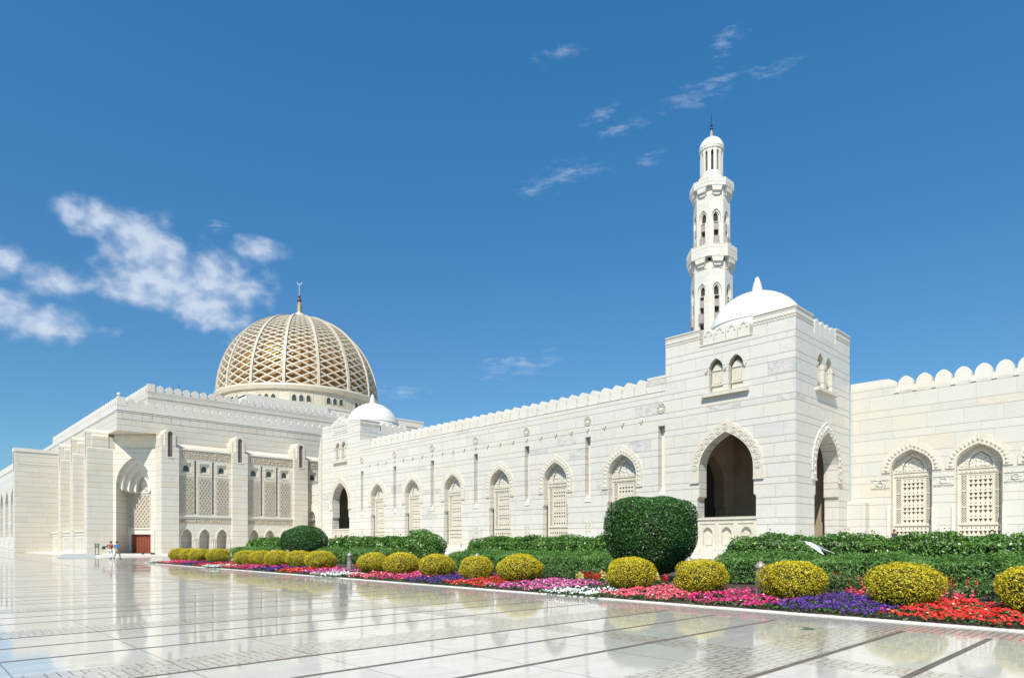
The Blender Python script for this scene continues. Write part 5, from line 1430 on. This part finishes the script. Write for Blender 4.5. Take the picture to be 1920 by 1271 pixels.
def person(name, loc, rz, label, shirt, trous, hair, pose, long_sleeve=False, cap=None):
    r = empty(name, loc, label, 'person'); r.rotation_euler = (0, 0, rz)
    # figure faces +y in its own space; x to its right
    st, lean, arms = pose['stride'], pose.get('lean', 0), pose['arms']
    hip = (0, 0, .90); ch = (lean * .25, .0, 1.16); sh = (lean * .5, .02, 1.40); nk = (lean * .58, .03, 1.48); hd = (lean * .66, .05, 1.61); ht = (lean * .7, .05, 1.70)
    legs = []
    for s_, f in ((-1, st), (1, -st)):
        h_ = (s_ * .10, 0, .86); kn = (s_ * .11, f * .5 + .04, .48); an = (s_ * .11, f - (.06 if f < 0 else 0), .09 + (.05 if f < 0 else 0)); to = (s_ * .12, f + .15, .035)
        legs.append((h_, kn, an, to))
    ar = []
    for s_, a in zip((-1, 1), arms):
        s0 = (sh[0] + s_ * .17, .01, 1.38); el_ = (sh[0] + s_ * a[0][0], a[0][1], a[0][2]); wr = (sh[0] + s_ * a[1][0], a[1][1], a[1][2])
        d = Vector(wr) - Vector(el_); d.normalize(); hn = tuple(Vector(wr) + d * .08)
        ar.append((s0, el_, wr, hn))
    chains = [([hip, ch, sh, nk, hd, ht], [.13, .125, .12, .052, .088, .07])]
    for h_, kn, an, to in legs: chains.append(([hip, h_, kn, an, to], [.13, .085, .058, .042, .035]))
    for s0, e_, w_, hn in ar: chains.append(([sh, s0, e_, w_, hn], [.12, .055, .040, .028, .030]))
    body = skin_obj('body', chains, M_skin, r)
    for s0, e_, w_, hn in ar:          # fingers
        d = (Vector(hn) - Vector(w_)).normalized(); sd = d.cross(Vector((0, 1, 0))).normalized()
        for q in range(4):
            b0_ = Vector(hn) + sd * (q - 1.5) * .018
            chains_f = [([tuple(b0_ - d * .02), tuple(b0_ + d * (.035 + .006 * (1.5 - abs(q - 1.5)))), tuple(b0_ + d * .06 + Vector((0, .015, -.005)))], [.010, .009, .007])]
            skin_obj('finger', chains_f, M_skin, body, 1)
        b0_ = Vector(w_) + d * .03 + sd * .025
        skin_obj('thumb', [([tuple(b0_), tuple(b0_ + sd * .025 + d * .03)], [.011, .008])], M_skin, body, 1)
    sc = [([(0, 0, .84), (hip[0], 0, .98), ch, sh, (sh[0] * 1.05, .02, 1.43)], [(.165, .12), (.16, .12), (.17, .125), (.155, .11), (.08, .07)])]
    for s0, e_, w_, hn in ar:
        if long_sleeve: sc.append(([sh, s0, e_, w_], [(.155, .11), .072, .056, .045]))
        else: 
            m_ = tuple((Vector(s0) * .35 + Vector(e_) * .65)); sc.append(([sh, s0, m_], [(.155, .11), .074, .066]))
    skin_obj('shirt', sc, shirt, r)
    tc_ = []
    for h_, kn, an, to in legs: tc_.append(([(0, 0, .88), h_, kn, an], [(.15, .12), .105, .078, .068]))
    skin_obj('trousers', tc_, trous, r)
    for (h_, kn, an, to) in legs: skin_obj('shoe', [([(an[0], an[1] - .05, an[2] - .04), (to[0], to[1], to[2])], [.048, .038])], M_black, r, 1)
    mb = MB(); c_ = Vector(hd) + Vector((0, -.012, .03))
    mb.lathe((0, 0, 0), [(.095 * math.cos(R(a)), .105 * math.sin(R(a))) for a in range(-40, 91, 13)], 16, cap=False)
    me = bpy.data.meshes.new('hair'); me.from_pydata([(v[0] + c_.x, v[1] * 1.1 + c_.y - .012, v[2] + c_.z + .02) for v in mb.v], [], mb.f); me.materials.append(hair); me.polygons.foreach_set('use_smooth', [True] * len(mb.f))
    link('hair' if cap is None else 'cap', me, r)
    # face: nose, eyes, ears
    mb = MB(); h0 = Vector(hd)
    mb.add([tuple(h0 + Vector((-.015, .085, .0))), tuple(h0 + Vector((.015, .085, .0))), tuple(h0 + Vector((0, .12, -.005))), tuple(h0 + Vector((0, .083, .045)))], [(0, 1, 2), (0, 2, 3), (1, 3, 2)])
    for s_ in (-1, 1): mb.lathe((h0.x + s_ * .09, h0.y, h0.z - .02), [(.001, 0), (.015, .02), (.012, .045), (.001, .05)], 6)
    me = bpy.data.meshes.new('face'); me.from_pydata(mb.v, [], mb.f); me.materials.append(M_skin); link('face', me, body)
    mb = MB()
    for s_ in (-1, 1): mb.lathe((h0.x + s_ * .033, h0.y + .082, h0.z + .015), [(.001, 0), (.009, .006), (.009, .012), (.001, .018)], 6)
    mb.wbox(h0.x - .022, h0.x + .022, h0.y + .078, h0.y + .086, h0.z - .05, h0.z - .043)
    me = bpy.data.meshes.new('eyes'); me.from_pydata(mb.v, [], mb.f); me.materials.append(M_black); link('eyes', me, body)
    return r
M_sh1 = plain('rust_patterned_cloth', (.24, .065, .04), .8, .6, 14); M_sh2 = plain('blue_cotton', (.03, .15, .42), .8, .25, 8)
M_wh = plain('white_trousers', (.72, .72, .72), .8, .06, 6); M_kh = plain('khaki_cloth', (.36, .33, .24), .85, .12, 6)
M_h1 = plain('dark_brown_hair', (.04, .02, .015), .6, .3, 9); M_h2 = plain('black_hair', (.02, .02, .02), .6, .3, 9)
aw_ = R(46.3)   # walking away from the camera
person('person', (-72.76, 15.6, 0), aw_ + .15, 'person in rust patterned top and white trousers walking away, elbow out, left of the other', M_sh1, M_wh, M_h1,
       {'stride': .10, 'lean': .06, 'arms': (((.42, -.05, 1.28), (.30, .12, 1.12)), ((.22, -.05, 1.12), (.10, .14, 1.18)))}, True)
person('person', (-71.75, 15.95, 0), aw_ - .1, 'person in blue shirt and khaki trousers walking away, right of the one in white trousers', M_sh2, M_kh, M_h2,
       {'stride': -.28, 'lean': -.10, 'arms': (((.24, -.04, 1.12), (.16, .12, .98)), ((.27, -.06, 1.12), (.26, .05, .94)))})
mb = MB(); 
bagc = Vector((-73.3, 15.15, 1.12)); mb.lathe(bagc, [(.10, -.16), (.15, -.12), (.16, 0), (.13, .12), (.07, .16)], 12)
tag(mb.build('shoulder_bag', M_black, origin=bagc, smooth=True), 'black shoulder bag carried by the person in white trousers', 'bag')
person('person', (-16.2, 56.6, .9), R(160), 'person in dark cap behind the right hedge, only the head showing', plain('navy_shirt', (.03, .035, .06), .8, .2, 8), M_kh, M_h2,
       {'stride': .02, 'arms': (((.22, -.03, 1.12), (.22, .05, .90)), ((.22, -.03, 1.12), (.22, .05, .90)))}, cap=plain('navy_cap', (.03, .04, .10), .7, .2, 9))

# ------------------------------------------------------------------ bird in flight
bd = empty('bird', (-4.42, 11.3, 1.50), 'white and grey dove flying left in front of the right hedge', 'bird')
M_bg = plain('grey_feathers', (.20, .22, .26), .8, .2, 20); M_bw = plain('white_feathers', (.82, .82, .82), .8, .04, 20)
rt = Vector((.6906, .7233, 0)); bk_ = Vector((.7233, -.6906, 0)); up = Vector((0, 0, 1))
def B(a, b, c): return tuple(rt * a + up * b + bk_ * c)      # right, up, towards viewer
skin_obj('body', [([B(-.06, .055, 0), B(-.10, .075, 0), B(.0, .03, 0), B(.10, -.01, 0), B(.17, -.03, 0)], [.018, .022, .048, .035, .012])], M_bg, bd)
bird_body = [o for o in bd.children][0]
def plate(name, pts, mat, th, parent):
    n = len(pts); c = [tuple(Vector(p) + bk_ * -th * .4 + up * th * .6) for p in pts]
    mb = MB(); mb.add(list(pts) + c, [tuple(range(n)), tuple(range(2 * n - 1, n - 1, -1))] + [(i, (i + 1) % n, n + (i + 1) % n, n + i) for i in range(n)])
    me = bpy.data.meshes.new(name); me.from_pydata(mb.v, [], mb.f); me.materials.append(mat); return link(name, me, parent)
plate('wing', [B(-.02, .06, .03), B(-.14, .10, .10), B(-.27, .115, .18), B(-.20, .05, .20), B(-.12, .0, .20), B(-.03, -.06, .18), B(.07, -.10, .14), B(.05, -.05, .09), B(.05, .01, .03)], M_bw, .012, bd)
plate('wing', [B(-.02, .06, -.03), B(-.10, .12, -.12), B(-.24, .125, -.22), B(-.12, .115, -.20), B(.0, .095, -.18), B(.08, .04, -.10), B(.07, .015, -.03)], M_bg, .012, bd)
plate('tail', [B(.13, -.015, .02), B(.22, -.05, .05), B(.29, -.085, .05), B(.24, -.045, -.04), B(.14, -.02, -.03)], M_bw, .008, bd)
